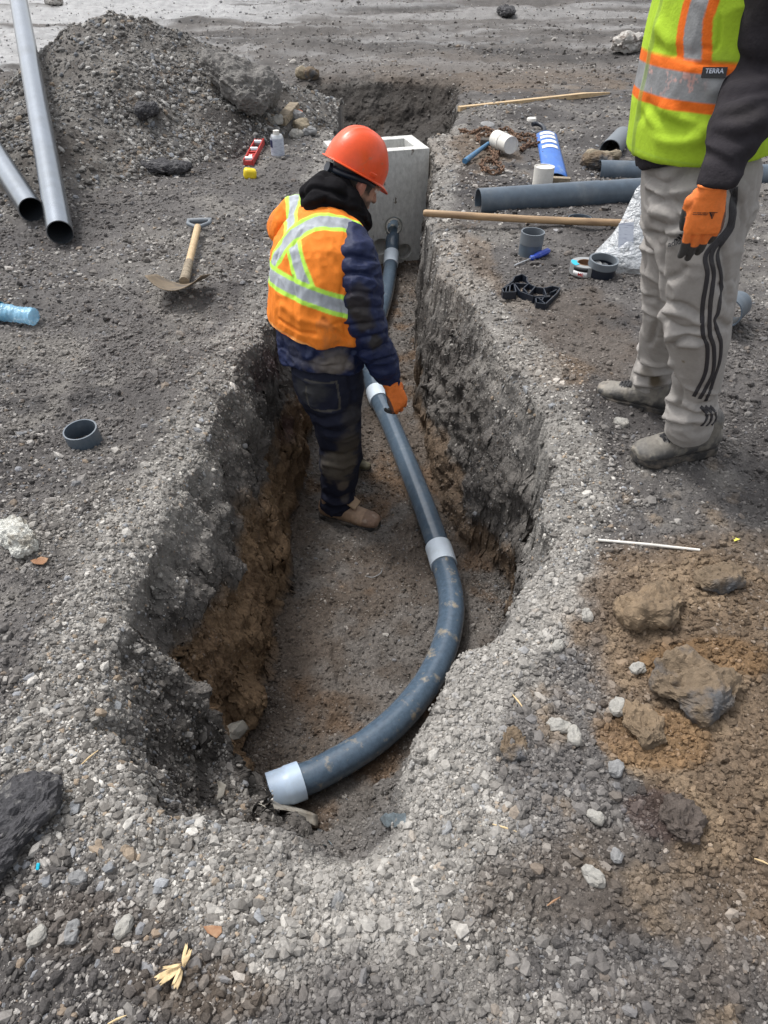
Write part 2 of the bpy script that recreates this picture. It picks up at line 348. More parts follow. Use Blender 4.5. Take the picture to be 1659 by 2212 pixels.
M_soil=mat('soil',(.1,.1,.1),.93,attr='Col',var=.30,vscale=30,bump=.006,bscale=110,bump2=.010,b2scale=30,spec=.32,wetv=.2)
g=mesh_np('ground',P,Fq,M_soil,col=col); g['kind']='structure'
# ---------------------------------------------------------------- stones: one mesh of thousands of small faceted bodies
ICO_V=[];_t=(1+5**.5)/2
for a,b in ((-1,_t),(1,_t),(-1,-_t),(1,-_t)): ICO_V.append((a,b,0))
for a,b in ((-1,_t),(1,_t),(-1,-_t),(1,-_t)): ICO_V.append((0,a,b))
for a,b in ((_t,-1),(_t,1),(-_t,-1),(-_t,1)): ICO_V.append((a,0,b))
ICO_V=np.array(ICO_V,np.float32); ICO_V/=np.linalg.norm(ICO_V[0])
ICO_F=np.array([(0,11,5),(0,5,1),(0,1,7),(0,7,10),(0,10,11),(1,5,9),(5,11,4),(11,10,2),(10,7,6),(7,1,8),(3,9,4),(3,4,2),(3,2,6),(3,6,8),(3,8,9),(4,9,5),(2,4,11),(6,2,10),(8,6,7),(9,8,1)])
OCT_V=np.array([(1,0,0),(-1,0,0),(0,1,0),(0,-1,0),(0,0,1),(0,0,-1)],np.float32)
OCT_F=np.array([(0,2,4),(2,1,4),(1,3,4),(3,0,4),(2,0,5),(1,2,5),(3,1,5),(0,3,5)])
def stones(name,pos,nor,r,colr,m,parent=None,hi=True,flat=.62,sink=.25):
    n=len(pos); BV,BF=(ICO_V,ICO_F) if hi else (OCT_V,OCT_F); k=len(BV)
    a=RNG.uniform(0,2*np.pi,n); t1=np.cross(nor,np.stack([np.cos(a),np.sin(a),np.full(n,.13)],1)); t1/=np.linalg.norm(t1,axis=1,keepdims=True)+1e-9
    tilt=RNG.normal(0,.28,(n,3)); nn=nor+tilt; nn/=np.linalg.norm(nn,axis=1,keepdims=True); t1=t1-nn*(t1*nn).sum(1,keepdims=True); t1/=np.linalg.norm(t1,axis=1,keepdims=True)+1e-9
    t2=np.cross(nn,t1)
    sx=r*RNG.uniform(.85,1.45,n); sy=r*RNG.uniform(.65,1.05,n); sz=r*RNG.uniform(flat-.2,flat+.25,n)
    V=BV[None]*(1+RNG.uniform(-.3,.24,(n,k,1)))+RNG.uniform(-.1,.1,(n,k,3)); V=np.sign(V)*np.abs(V)**.85
    V=V[:,:,0:1]*(t1*sx[:,None])[:,None]+V[:,:,1:2]*(t2*sy[:,None])[:,None]+V[:,:,2:3]*(nn*sz[:,None])[:,None]
    V+=(pos+nor*(sz*(.55-sink))[:,None])[:,None]
    F=BF[None]+(np.arange(n)*k)[:,None,None]
    return mesh_np(name,V.reshape(-1,3),F.reshape(-1,3),m,parent,col=np.repeat(colr,k,0),smooth=False)
M_stone=mat('crushed_stone',(.3,.3,.3),.88,attr='Col',var=.22,vscale=45,bump=.0012,bscale=260,spec=.35)
inner=np.zeros((NR,NC),bool); r0=np.searchsorted(ys,.16); r1=np.searchsorted(ys,19.9); inner[r0:r1,NOUT-34:-(NOUT-34)]=True
rw=np.gradient(ys)/(CAMH**2+ys**2); rw=np.clip(rw/np.median(rw[r0:r1]),0,1); inner&=(RNG.random((NR,NC))<rw[:,None])
dX=np.abs(np.gradient(X,axis=1)); acc=np.clip(dX/dX[:,NOUT+50:NOUT+51],0,1); inner&=(T.reshape(NR,NC)>.02)|(RNG.random((NR,NC))<acc)
cand=np.flatnonzero(inner.ravel())
def scol(p,base,n):
    g=RNG.normal(0,1,n)
    c=np.tile(np.array((.205,.197,.186),np.float32),(n,1)); 
    w=RNG.random(n)[:,None]; c=np.where(w<.42,np.array((.125,.118,.110)),c); c=np.where(w>.80,np.array((.36,.35,.33)),c); c=np.where((w>.62)&(w<.70),np.array((.20,.21,.225)),c); c=np.where((w>.70)&(w<.74),np.array((.235,.19,.145)),c)
    c=c*(1+.14*g[:,None]); return np.clip(c,.03,.6)
def pick(n,wfun):
    i=RNG.choice(cand,n*2); w=wfun(i); i=i[RNG.random(len(i))<w]; return i[:n]
MUD=np.zeros(len(x),np.float32)
for q in (zone(560,1960,.15,.06),zone(480,2140,.18,.06),zone(1300,1900,.25,.1),zone(60,2120,.1,.06),zone(1100,2100,.1,.05),zone(1250,700,.25,.3),zone(1400,900,.2,.15),zone(330,590,.25,.12),zone(700,2120,.1,.04),zone(200,1990,.08,.04),zone(350,900,.12,.3),zone(980,1890,.08,.05),zone(1560,1700,.2,.1)): MUD=np.maximum(MUD,zm(x,y,q,s=25))
CLAYM=sst(.5,.66,T)*(x<0)*(T<.97)
dens=sst(-.35,.75,fbm(x,y,f=2.6,o=4,s=151)+.5*fbm(x,y,f=9,o=3,s=157))
isn=(col.mean(1)>.30)
rimm=np.exp(-((DR+.06)/.12)**2)*(y<7)
brn=sst(.03,.08,col[:,0]-col[:,2])
def wbig(i): 
    inn=T[i]>.05; f=T[i]>.97
    w=(.22+.78*dens[i]+.35*(x[i]<-.5)*(y[i]>1.4)*(y[i]<6))*(1-.75*brn[i]); w=w*(1-.8*MUD[i]); w=np.where(inn,.34+.4*SH[i]-.28*CLAYM[i],w)*np.where((y[i]>6.3)&(T[i]>.1),.25,1); w=np.where(f,.30,w)+.6*(T[i]>.25)*(y[i]<1.12)+.7*rimm[i]; w=w+.10*(y[i]<1.3)*(T[i]<.03)*(1-.8*brn[i]); return np.where(isn[i],.02,w)*np.where(y[i]>8,.35,1)
def wsm(i):
    w=.35+.65*dens[i]; w=np.where(T[i]>.05,.75-.5*CLAYM[i],w)*(1-.3*brn[i])*(1-.4*MUD[i])+.5*rimm[i]; w=w*np.where((y[i]>6.3)&(T[i]>.1),.3,1); return np.where(isn[i],.06,w)
# three size classes, largest first; size grows a little with distance because finer grit merges there
def mk(name,n,wf,lo,hi_,pw,hi,label,flat=.62,sink=.36,grow=.10,soilc=False):
    i=pick(n,wf); n=len(i); d=np.sqrt(y[i]**2+1.96+x[i]**2)
    u=RNG.random(n); r=lo*(hi_/lo)**(u**pw); r=r*(1+grow*np.clip(d-2,0,9)); r*=np.where(T[i]>.05,.72+.4*SH[i],1)
    jt=np.where(N[i,2]>.9,1,.12); p=P[i]+np.stack([RNG.uniform(-.002,.002,n)*d*jt,RNG.uniform(-.0012,.0012,n)*d*d*jt,np.zeros(n)],1)
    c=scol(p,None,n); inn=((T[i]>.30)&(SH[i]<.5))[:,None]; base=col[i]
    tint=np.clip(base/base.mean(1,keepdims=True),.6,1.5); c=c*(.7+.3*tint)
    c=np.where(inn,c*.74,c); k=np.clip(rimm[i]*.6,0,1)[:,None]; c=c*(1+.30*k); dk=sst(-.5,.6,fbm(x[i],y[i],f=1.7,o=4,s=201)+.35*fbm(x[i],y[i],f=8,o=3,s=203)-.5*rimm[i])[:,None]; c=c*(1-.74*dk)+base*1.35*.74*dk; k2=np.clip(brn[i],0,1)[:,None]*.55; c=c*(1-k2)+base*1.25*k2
    if soilc: c=base*RNG.uniform(.75,1.25,(n,1))
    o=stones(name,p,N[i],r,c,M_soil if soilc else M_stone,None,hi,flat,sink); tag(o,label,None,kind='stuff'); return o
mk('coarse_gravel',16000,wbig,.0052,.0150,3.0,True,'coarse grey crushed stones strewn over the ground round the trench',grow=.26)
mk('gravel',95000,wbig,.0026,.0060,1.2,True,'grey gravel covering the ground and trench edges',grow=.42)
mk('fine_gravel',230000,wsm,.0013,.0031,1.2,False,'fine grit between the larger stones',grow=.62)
mk('soil_crumbs',70000,lambda i:(.22+.78*brn[i]+.5*(T[i]>.95))*(1-.5*isn[i])*(1-.6*CLAYM[i]),.0026,.012,2.6,True,'crumbs of brown and grey soil lying over the ground',flat=.8,grow=.2,soilc=True)
# ---------------------------------------------------------------- gravel pile
nx,ny=420,420
px_=np.linspace(-4.7,.0,nx); py_=np.linspace(4.4,9.0,ny); PXg,PYg=np.meshgrid(px_,py_); a=PXg.ravel().astype(np.float32); b=PYg.ravel().astype(np.float32)
ph=pile(a,b); gh=height(a,b); c1=.010*fbm(a,b,f=7,o=5,s=171,g=.6)+.03*np.clip(fbm(a,b,f=3,o=3,s=173)-.35,0,1)
hh=np.where(ph>-.05,ph+c1,gh-.12); hh=np.where(hh<gh-.12,gh-.12,hh)
VP=np.stack([a,b,hh],1); pn1=fbm(a,b,f=2.4,o=5,s=181); pn2=fbm(a,b,f=10,o=4,s=187)
pc=np.tile(np.array((.15,.14,.128),np.float32),(len(a),1)); pc=mixc(pc,(.06,.052,.046),sst(.1,.9,pn1+.4*pn2)*.8); pc=mixc(pc,(.115,.078,.048),sst(.35,1,-pn1+.5*pn2)*.6)
for (u,v_,rr) in ((-1.95,5.9,.16),(-1.15,6.2,.35),(-2.9,6.6,.2)): pc=mixc(pc,(.04,.036,.034),sst(1.2,.6,np.sqrt((a-u)**2+(b-v_)**2)/rr+.5*pn2)*.85)
ip=np.arange(nx*ny).reshape(ny,nx); Fp=np.stack([ip[:-1,:-1],ip[:-1,1:],ip[1:,1:],ip[1:,:-1]],-1).reshape(-1,4)
keep=(hh>gh-.1)[Fp].any(1)
po=mesh_np('gravel_pile',VP,Fp[keep],M_soil,col=pc); tag(po,'tall heap of dug grey gravel and soil behind the shiny grey pipes','gravel pile')
Zp=hh.reshape(ny,nx); gx=np.gradient(Zp,px_,axis=1); gy=np.gradient(Zp,py_,axis=0); PN=np.stack([-gx,-gy,np.ones_like(Zp)],-1); PN/=np.linalg.norm(PN,axis=-1,keepdims=True); PN=PN.reshape(-1,3)
ok=np.flatnonzero(hh>gh+.0)
for nm,n,lo,hi_,hf in (('loose_stone',26000,.008,.026,True),('loose_grit',42000,.005,.011,False)):
    i=RNG.choice(ok,n); w=(.25+.75*sst(-.6,.8,-pn1[i]))>RNG.random(n); i=i[w]; n=len(i)
    p=VP[i]+np.stack([RNG.uniform(-.006,.006,n),RNG.uniform(-.006,.006,n),np.zeros(n)],1); r=lo*(hi_/lo)**(RNG.random(n)**2.4); c=scol(p,None,n)*.92
    o=stones(nm,p,PN[i],r,c,M_stone,po,hf); o['kind']='stuff'
# ---------------------------------------------------------------- materials of the things
M_pvc=mat('slate_pvc',(.072,.098,.128),.38,col2=(.12,.14,.16),vscale=7,thr=(.5,.75),var=.18,bump=.0006,bscale=70,aniso=(1,1,1),spec=.55)
M_pvcmud=mat('muddy_pvc',(.074,.108,.150),.17,col2=(.27,.24,.19),vscale=19,thr=(.56,.68),var=.2,bump=.0006,bscale=60,spec=.6)
M_pvcclean=mat('scuffed_pvc',(.076,.108,.146),.15,col2=(.15,.175,.20),vscale=14,thr=(.52,.8),var=.15,bump=.0003,bscale=90,spec=.65)
M_white=mat('white_coupling',(.60,.68,.76),.42,col2=(.42,.46,.50),vscale=9,thr=(.55,.8),var=.06)
M_dirtywhite=mat('dirty_white_plastic',(.68,.66,.61),.5,col2=(.4,.36,.3),vscale=12,thr=(.55,.72),var=.08)
M_blcol=mat('pale_blue_collar',(.50,.62,.78),.4,col2=(.38,.45,.52),vscale=9,thr=(.55,.8),var=.06)
M_steel=mat('grey_shiny_pipe',(.27,.30,.34),.24,metal=.85,col2=(.22,.24,.26),vscale=3,thr=(.45,.75),var=.05)
M_dark=mat('dark_inside',(.02,.024,.03),.7)
M_conc=mat('cast_concrete',(.54,.54,.515),.9,col2=(.16,.14,.115),vscale=15,thr=(.645,.68),var=.20,bump=.004,bscale=90,aniso=(1,1,.55))
M_concpit=mat('stained_concrete',(.33,.32,.29),.95,col2=(.12,.1,.085),vscale=14,thr=(.60,.66),var=.2,bump=.008,bscale=60)
M_wood=mat('pale_sawn_wood',(.52,.38,.22),.7,col2=(.33,.22,.12),vscale=3,thr=(.5,.75),var=.15,aniso=(1,12,12),bump=.001,bscale=30)
M_pole=mat('varnished_pole_wood',(.40,.27,.15),.5,col2=(.22,.14,.08),vscale=3,thr=(.45,.7),var=.15,aniso=(1,10,10))
M_oldwood=mat('weathered_wood',(.30,.25,.18),.85,col2=(.12,.09,.06),vscale=5,thr=(.45,.65),var=.25,aniso=(2,9,9),bump=.003,bscale=30)
M_shovel=mat('muddy_steel',(.17,.13,.085),.65,col2=(.07,.06,.05),vscale=9,thr=(.5,.7),var=.2,metal=.2)
M_grip=mat('grey_grip_plastic',(.14,.16,.18),.5,var=.1)
M_black=mat('black_plastic',(.010,.015,.026),.4,col2=(.06,.055,.05),vscale=14,thr=(.58,.75),var=.1)
M_red=mat('red_level_frame',(.50,.05,.045),.45,col2=(.30,.1,.08),vscale=20,thr=(.55,.8),var=.1)
M_yel=mat('yellow_case',(.80,.60,.02),.4,col2=(.5,.38,.08),vscale=20,thr=(.55,.75))
M_tin=mat('tin',(.6,.62,.64),.35,metal=.8,var=.08)
M_label=mat('printed_label',(.50,.54,.62),.5,col2=(.33,.36,.45),vscale=60,thr=(.5,.6),aniso=(.4,.4,4))
M_navy=mat('navy_ink',(.02,.03,.09),.5)
M_redink=mat('red_ink',(.55,.02,.02),.5)
M_whiteink=mat('white_ink',(.8,.8,.8),.5)
M_blackink=mat('black_ink',(.012,.012,.014),.6)
M_rust=mat('rusty_chain',(.10,.055,.032),.85,col2=(.22,.13,.08),vscale=40,thr=(.45,.7),var=.3,bump=.001,bscale=300)
M_blue=mat('blue_panel',(.035,.14,.48),.5,col2=(.20,.30,.45),vscale=14,thr=(.52,.72),var=.15,aniso=(1,.3,1))
M_bluepaint=mat('blue_handle_paint',(.05,.16,.30),.55,col2=(.16,.2,.22),vscale=16,thr=(.5,.7))
M_iron=mat('hammer_iron',(.07,.062,.055),.7,metal=.4,var=.25,vscale=20)
M_duct=mat('silver_tape',(.30,.31,.31),.42,metal=.2,var=.08,vscale=30)
M_bag=mat('clear_plastic_film',(.85,.88,.90),.2,alpha=.5,spec=.9,bump=.03,bscale=14,bump2=.02,b2scale=34)
M_bagfill=mat('grey_bag_filling',(.20,.22,.25),.8,var=.25,vscale=30,bump=.01,bscale=40)
M_bottle=mat('crushed_bottle_plastic',(.30,.62,.85),.14,alpha=.55,spec=.8,bump=.006,bscale=40)
M_blabel=mat('turquoise_label',(.02,.48,.58),.4,var=.1)
M_membrane=mat('torn_sheet',(.40,.375,.325),.8,col2=(.30,.26,.21),vscale=12,thr=(.5,.7),var=.15,bump=.002,bscale=60)
M_asph=mat('asphalt_lump',(.045,.044,.048),.85,col2=(.16,.155,.15),vscale=38,thr=(.56,.66),var=.35,bump=.012,bscale=60,bump2=.01,b2scale=25)
M_slab=mat('gritty_slab',(.155,.147,.138),.92,col2=(.24,.23,.21),vscale=40,thr=(.55,.68),var=.3,bump=.014,bscale=60,bump2=.012,b2scale=20)
M_clod=mat('brown_clay_clod',(.19,.138,.088),.95,col2=(.10,.075,.05),vscale=9,thr=(.45,.7),var=.22,bump=.006,bscale=90,bump2=.006,b2scale=25)
M_clod2=mat('grey_brown_clod',(.155,.115,.076),.95,col2=(.075,.075,.078),vscale=6,thr=(.50,.62),var=.25,bump=.007,bscale=80,bump2=.008,b2scale=22)
M_rockL=mat('pale_limestone',(.31,.30,.275),.85,col2=(.24,.225,.2),vscale=22,thr=(.45,.7),var=.18,bump=.003,bscale=120)
M_rockG=mat('grey_stone',(.20,.20,.20),.85,col2=(.30,.30,.30),vscale=22,thr=(.5,.7),var=.18,bump=.003,bscale=120)
M_rockT=mat('tan_stone',(.24,.20,.14),.85,var=.2,vscale=20,bump=.003,bscale=100)
M_cchunk=mat('white_concrete_chunk',(.52,.52,.48),.92,col2=(.28,.26,.22),vscale=24,thr=(.5,.62),var=.2,bump=.012,bscale=70)
M_leaf=mat('dry_leaf',(.24,.12,.06),.8,col2=(.35,.22,.13),vscale=25,thr=(.45,.65))
M_chip=mat('fresh_wood_chip',(.62,.47,.26),.75,col2=(.42,.30,.16),vscale=20,thr=(.5,.7))
M_yscrap=mat('yellow_scrap',(.75,.68,.12),.6); M_orange=mat('orange_paint_fleck',(.62,.15,.05),.7)
M_cyan=mat('cyan_chip',(.0,.40,.55),.4); M_film=mat('blue_grey_film',(.12,.145,.16),.3,spec=.7,var=.2,bump=.006,bscale=40)
M_bagw=mat('dirty_white_sack',(.42,.40,.37),.8,col2=(.16,.13,.11),vscale=9,thr=(.48,.6),var=.15,bump=.02,bscale=20)
# ---------------------------------------------------------------- helpers for things
def Z(loc,lift=0): return Vector((loc[0],loc[1],float(surf(np.array([loc[0]]),np.array([loc[1]]))[0])+lift))
def rock(name,px,py,s,m,label,cat,rot=None,flat=(1,.8,.5),sub=4,sink=.3,amp=.28,group=None,fq=1.6,parent=None,p=None,smooth=False,seed=None):
    p=hit(px,py) if p is None else p; bm=bmesh.new(); bmesh.ops.create_icosphere(bm,subdivisions=sub,radius=1)
    V=np.array([v.co[:] for v in bm.verts],np.float32); sd=int(abs(px*7+py*13))%997 if seed is None else seed
    q=np.sign(V)*np.abs(V)**.88; xx=V[:,0]*flat[0]+sd%97; zz=V[:,2]*flat[2]; yy=V[:,1]*flat[1]; n=fbm(xx,yy,zz,f=fq,o=2,s=sd%50)*amp+fbm(xx,yy,zz,f=fq*3.4,o=5,s=sd%50+9,g=.7)*amp*.34
    fl3=np.array(flat,np.float32); nr=V/fl3; nr/=np.linalg.norm(nr,axis=1,keepdims=True); q=q+(nr*n[:,None]*.75)/fl3; rot=random.uniform(0,6.28) if rot is None else rot
    M=(Matrix.Rotation(rot,3,'Z')@Matrix.Rotation(random.uniform(-.2,.2),3,'X')); q=q*np.array(flat)*s; q=q@np.array(M).T
    for v,c in zip(bm.verts,q): v.co=c
    zmin=q[:,2].min(); p=p+Vector((0,0,-zmin-sink*s*flat[2]))
    o=bobj(name,bm,m,parent,smooth,local=True); o.location=p
    return tag(o,label,cat,group) if label else o
def ngon_sheet(name,pts,m,label,cat,th=.0015,parent=None,cuts=5,amp=.004,fq=30):
    """a thin sheet spanning a ring of 3-D points, crumpled, with thickness"""
    bm=bmesh.new(); c=sum(pts,Vector())/len(pts); vs=[bm.verts.new(p) for p in pts]; vc=bm.verts.new(c)
    for i in range(len(vs)): bm.faces.new((vs[i],vs[(i+1)%len(vs)],vc))
    bmesh.ops.subdivide_edges(bm,edges=bm.edges[:],cuts=cuts,use_grid_fill=True)
    V=np.array([v.co[:] for v in bm.verts],np.float32); n=fbm(V[:,0],V[:,1],V[:,2],f=fq,o=3,s=3)*amp
    for v,d in zip(bm.verts,n): v.co.z+=float(d); v.co.x+=float(d)*.5
    o=bobj(name,bm,m,parent); s=o.modifiers.new('thickness','SOLIDIFY'); s.thickness=th
    return tag(o,label,cat) if label else o
def _unused(objs_fn):
    pass
def apply_mods(o,name=None):
    dg=bpy.context.evaluated_depsgraph_get(); me=bpy.data.meshes.new_from_object(o.evaluated_get(dg)); o.modifiers.clear(); old=o.data; o.data=me; bpy.data.meshes.remove(old); return o
def text_obj(name,s,size,m,M,parent,ext=.0006,align='CENTER',font_shear=0):
    cu=bpy.data.curves.new(name,'FONT'); cu.body=s; cu.size=size; cu.extrude=ext; cu.align_x=align; cu.align_y='CENTER'; cu.offset=size*.015
    t=bpy.data.objects.new(name,cu); C.objects.link(t); bpy.context.view_layer.update()
    me=bpy.data.meshes.new_from_object(t.evaluated_get(bpy.context.evaluated_depsgraph_get())); bpy.data.objects.remove(t); me.name=name
    me.materials.clear(); me.materials.append(m); o=bpy.data.objects.new(name,me); me.transform(M); link(o,parent)
    if parent is not None: o.matrix_parent_inverse=parent.matrix_world.inverted()
    return o
def basis(xa,ya,p):
    xa=Vector(xa).normalized(); ya=Vector(ya); ya=(ya-xa*ya.dot(xa)).normalized(); za=xa.cross(ya)
    M=Matrix((xa,ya,za)).transposed().to_4x4(); M.translation=Vector(p); return M
# ---------------------------------------------------------------- the drain being laid
zc=-.790
ctl=[gz(596,1705,zc),gz(650,1686,zc),gz(700,1664,zc),gz(800,1604,zc),gz(880,1532,zc),gz(938,1450,zc),gz(968,1370,zc),gz(975,1295,zc),gz(957,1215,zc),gz(922,1110,zc),gz(880,1003,zc),gz(842,912,zc),gz(812,848,zc),gz(796,790,zc),gz(803,740,zc),gz(818,690,zc),gz(833,640,zc),gz(842,590,zc+.01),at(846,545,5.80),at(848,512,5.93),at(848,480,6.12)]
path=spline(ctl,14); PP=np.array([p[:] for p in path])
def pidx(px,py,z=zc):
    g=gz(px,py,z); return int(np.argmin(((PP-np.array(g[:]))**2).sum(1)))
dr=empty('drain_pipe',gz(700,1664,-.85),'long slate grey drain pipe with white couplings curving along the trench floor','drain pipe')
i0,i1,i2=pidx(948,1200),pidx(812,856),pidx(845,572)
for a_,b_,m,lb in ((0,i0+2,M_pvcmud,'curved pipe length smeared with tan mud'),(i0-2,i1+2,M_pvcclean,None),(i1-2,i2,M_pvcclean,None),(i2-2,len(path)-1,M_pvcmud,None)):
    bm=bmesh.new(); add_tube(bm,path[a_:b_+1],.0545,32,.005); o=bobj('pipe_length',bm,m,dr); tag(o,lb)
def band(c,half,r,nm='coupling',steps=None):
    P0=path; 
    cum=np.concatenate([[0],np.cumsum(np.linalg.norm(np.diff(PP,axis=0),axis=1))]); s=cum[c]
    def pt(q): q=min(max(q,0),cum[-1]); return Vector([float(np.interp(q,cum,PP[:,k])) for k in range(3)])
    bm=bmesh.new(); k=13; pts=[pt(s-half+2*half*t/(k-1)) for t in range(k)]
    rs=[r]*k if steps is None else [steps(t/(k-1)) for t in range(k)]
    add_tube(bm,pts,rs,36,.005); return bobj(nm,bm,M_white,dr)
band(i0,.062,.0595); band(i1,.060,.0595); band(i2,.070,.0595)
band(2,.0,.06) if False else None
bm=bmesh.new(); e0=PP[0]; dv=(Vector(PP[0])-Vector(PP[4])).normalized(); s0=Vector(PP[8])
cum=np.concatenate([[0],np.cumsum(np.linalg.norm(np.diff(PP,axis=0),axis=1))]); pts=[]; rs=[]
for q in np.linspace(-.022,.088,15):
    p=Vector(PP[0])+dv*(-q) if q<0 else Vector([float(np.interp(q,cum,PP[:,k])) for k in range(3)])
    pts.append(p); rs.append(.0605 if q<.035 else (.0605+.003*(q>.038)))
add_tube(bm,pts,rs,36,.005); bobj('coupling',bm,M_blcol,dr)
# ---------------------------------------------------------------- concrete catch basin
yaw=R(16); eD=Vector((-math.sin(yaw),math.cos(yaw),0)); eW=Vector((-math.cos(yaw),-math.sin(yaw),0)); FR=at(928,320,6.0); top=FR.z; bot=-.93
Wd,Dp=.74,.45; cen=FR+eW*Wd/2+eD*Dp/2
Mb=Matrix((-eW,eD,Vector((0,0,1)))).transposed()
bm=bmesh.new(); add_box(bm,(cen.x,cen.y,(top+bot)/2),Wd,Dp,top-bot,Mb); bmesh.ops.subdivide_edges(bm,edges=bm.edges[:],cuts=2,use_grid_fill=True)
bo=bobj('concrete_catch_basin',bm,M_conc); 
cut=[]
def cutter(fn):
    b=bmesh.new(); fn(b); me=bpy.data.meshes.new('c'); b.to_mesh(me); b.free(); o=bpy.data.objects.new('c',me); C.objects.link(o); md=bo.modifiers.new('b','BOOLEAN'); md.object=o; md.operation='DIFFERENCE'; md.solver='EXACT'; cut.append(o)
cutter(lambda b:add_box(b,(cen.x,cen.y,(top+bot)/2+.1),Wd-.19,Dp-.19,top-bot,Mb))
def onfront(px,py):
    d=ray(px,py); t=(FR-CO).dot(eD)/d.dot(eD); return CO+d*t
for (px,py,r,dp) in ((850,490,.078,.3),(822,533,.066,.088),(873,543,.062,.088)):
    c=onfront(px,py); cutter(lambda b:add_loft(b,[(c-eD*.05,r,r),(c+eD*dp,r*.97,r*.97)],n=32))
bv=bo.modifiers.new('v','BEVEL'); bv.width=.008; bv.segments=2; bv.limit_method='ANGLE'; bv.angle_limit=R(50)
apply_mods(bo)
for o in cut: bpy.data.objects.remove(o)
for p_ in bo.data.polygons: p_.use_smooth=False
tag(bo,'pale concrete catch basin box with open top standing in the trench','catch basin')
c=onfront(850,489); bm=bmesh.new(); add_tube(bm,[c-eD*.012,c+eD*.03],.0625,32,.006); o=bobj('seal_ring',bm,M_dirtywhite,bo)
# ---------------------------------------------------------------- left bank
def pipe(name,a,b,r,m,label,cat,wall=.005,extend=1.0,group=None,n=40,segs=2,bell=None):
    a,b=Vector(a),Vector(b); b=a+(b-a)*extend; bm=bmesh.new(); L=(b-a).length
    if bell: ps=[a,a.lerp(b,bell/L),a.lerp(b,(bell+.012)/L),b]; rs=[r,r,r*.955,r*.955]
    else: ps=[a.lerp(b,t/segs) for t in range(segs+1)]; rs=r
    add_tube(bm,ps,rs,n,wall); o=bobj(name,bm,m); return tag(o,label,cat,group)
pipe('grey_pipe',at(130,502,3.97),at(40,0,7.33),.070,M_steel,'longest shiny grey pipe lying up the gravel heap, its open end lowest in view','pipe',extend=1.5,group='shiny pipes on the gravel heap')
pipe('grey_pipe',at(68,453,4.30),at(-60,256,5.5),.071,M_steel,'shorter shiny grey pipe at the left edge beside the longest one','pipe',extend=2.2,group='shiny pipes on the gravel heap')
# shovel
p0=hit(401,622,.035); p1=hit(432,500,.045); sh=empty('shovel',p0,'short D-handled shovel lying on the gravel with its muddy blade towards the trench end','shovel')
ax_=(p1-p0).normalized(); bm=bmesh.new(); add_tube(bm,[p0-ax_*.01+Vector((0,0,.0)),p0+ax_*.22,p0+ax_*.24],[.024,.021,.019],16); bobj('socket',bm,M_oldwood,sh)
bm=bmesh.new(); add_tube(bm,[p0+ax_*.20,p1-ax_*.06],.0185,16); bobj('shaft',bm,M_wood,sh)
s_,u_,a_=frame(ax_); bm=bmesh.new(); add_tube(bm,spline([p1-ax_*.07,p1-ax_*.03-s_*.035,p1+ax_*.0-s_*.058,p1+ax_*.045-s_*.06],5),.011,12); add_tube(bm,spline([p1-ax_*.07,p1-ax_*.03+s_*.035,p1+ax_*.0+s_*.058,p1+ax_*.045+s_*.06],5),.011,12); add_tube(bm,[p1+ax_*.045-s_*.068,p1+ax_*.045,p1+ax_*.045+s_*.068],[.014,.016,.014],14); bobj('grip',bm,M_grip,sh)
bm=bmesh.new(); gr=[]; 
for i in range(21):
    u=-1+i/10; row=[]
    for j in range(11):
        v_=j/10; wd=.128*(1-.25*v_**3); q=p0+Vector((u*.128,-math.cos(R(15))*.24*v_*(1-.25*u*u)+.012*u*u,math.sin(R(15))*.24*v_+.042*u*u-.012)); row.append(bm.verts.new(q))
    gr.append(row)
for i in range(20):
    for j in range(10): bm.faces.new((gr[i][j],gr[i][j+1],gr[i+1][j+1],gr[i+1][j]))
o=bobj('blade',bm,M_shovel,sh); md=o.modifiers.new('t','SOLIDIFY'); md.thickness=.004
# ring, bottle
def vring(name,px,py,r,h,m,label,cat,tilt=(0,0),wall=.005,lift=-.006,m2=None,split=.5,group=None,p=None,inner=None):
    p=hit(px,py,lift) if p is None else p; ax=Vector((tilt[0],tilt[1],1)).normalized()
    if m2 is None:
        bm=bmesh.new(); add_tube(bm,[p,p+ax*h*.5,p+ax*h],r,40,wall); return tag(bobj(name,bm,m),label,cat,group)
    e=empty(name,p,label,cat,group); bm=bmesh.new(); add_tube(bm,[p,p+ax*h*split],r,40,wall); bobj('lower_half',bm,m,e)
    bm=bmesh.new(); add_tube(bm,[p+ax*h*split,p+ax*h],r*1.03,40,wall*1.3); bobj('upper_half',bm,m2,e); return e
vring('pipe_offcut',186,957,.0575,.068,M_pvc,'short slate grey pipe offcut ring half full of stones on the left bank','pipe offcut',tilt=(-.05,-.10))
pb=hit(84,702,.038); pa=hit(-70,683,.045); bo_=empty('water_bottle',pb,'crushed blue plastic water bottle with turquoise label at the left edge','bottle')
d=(pa-pb); L=d.length; d.normalize(); bm=bmesh.new(); rs=[];ps=[]
for i in range(60):
    t=i/59; r=.043*(1+.045*math.sin(t*95))*min(1,(t/.03+.25))*(1-.10*math.sin(t*7)**2); 
    if t>.88: r=.043*(1-(t-.88)*6.5)+.006
    ps.append(pb+d*L*t); rs.append(r)
lo=add_loft(bm,[(p,r,r*.88) for p,r in zip(ps,rs)],n=28)
for v in bm.verts: 
    q=v.co*30; v.co+=Vector((0,0,.0025*math.sin(q.x*3.1)*math.cos(q.y*4)))
bobj('bottle_body',bm,M_bottle,bo_)
bm=bmesh.new(); add_tube(bm,[pb+d*L*.49,pb+d*L*.80],.0455,32,.0006); bobj('label_wrap',bm,M_blabel,bo_)
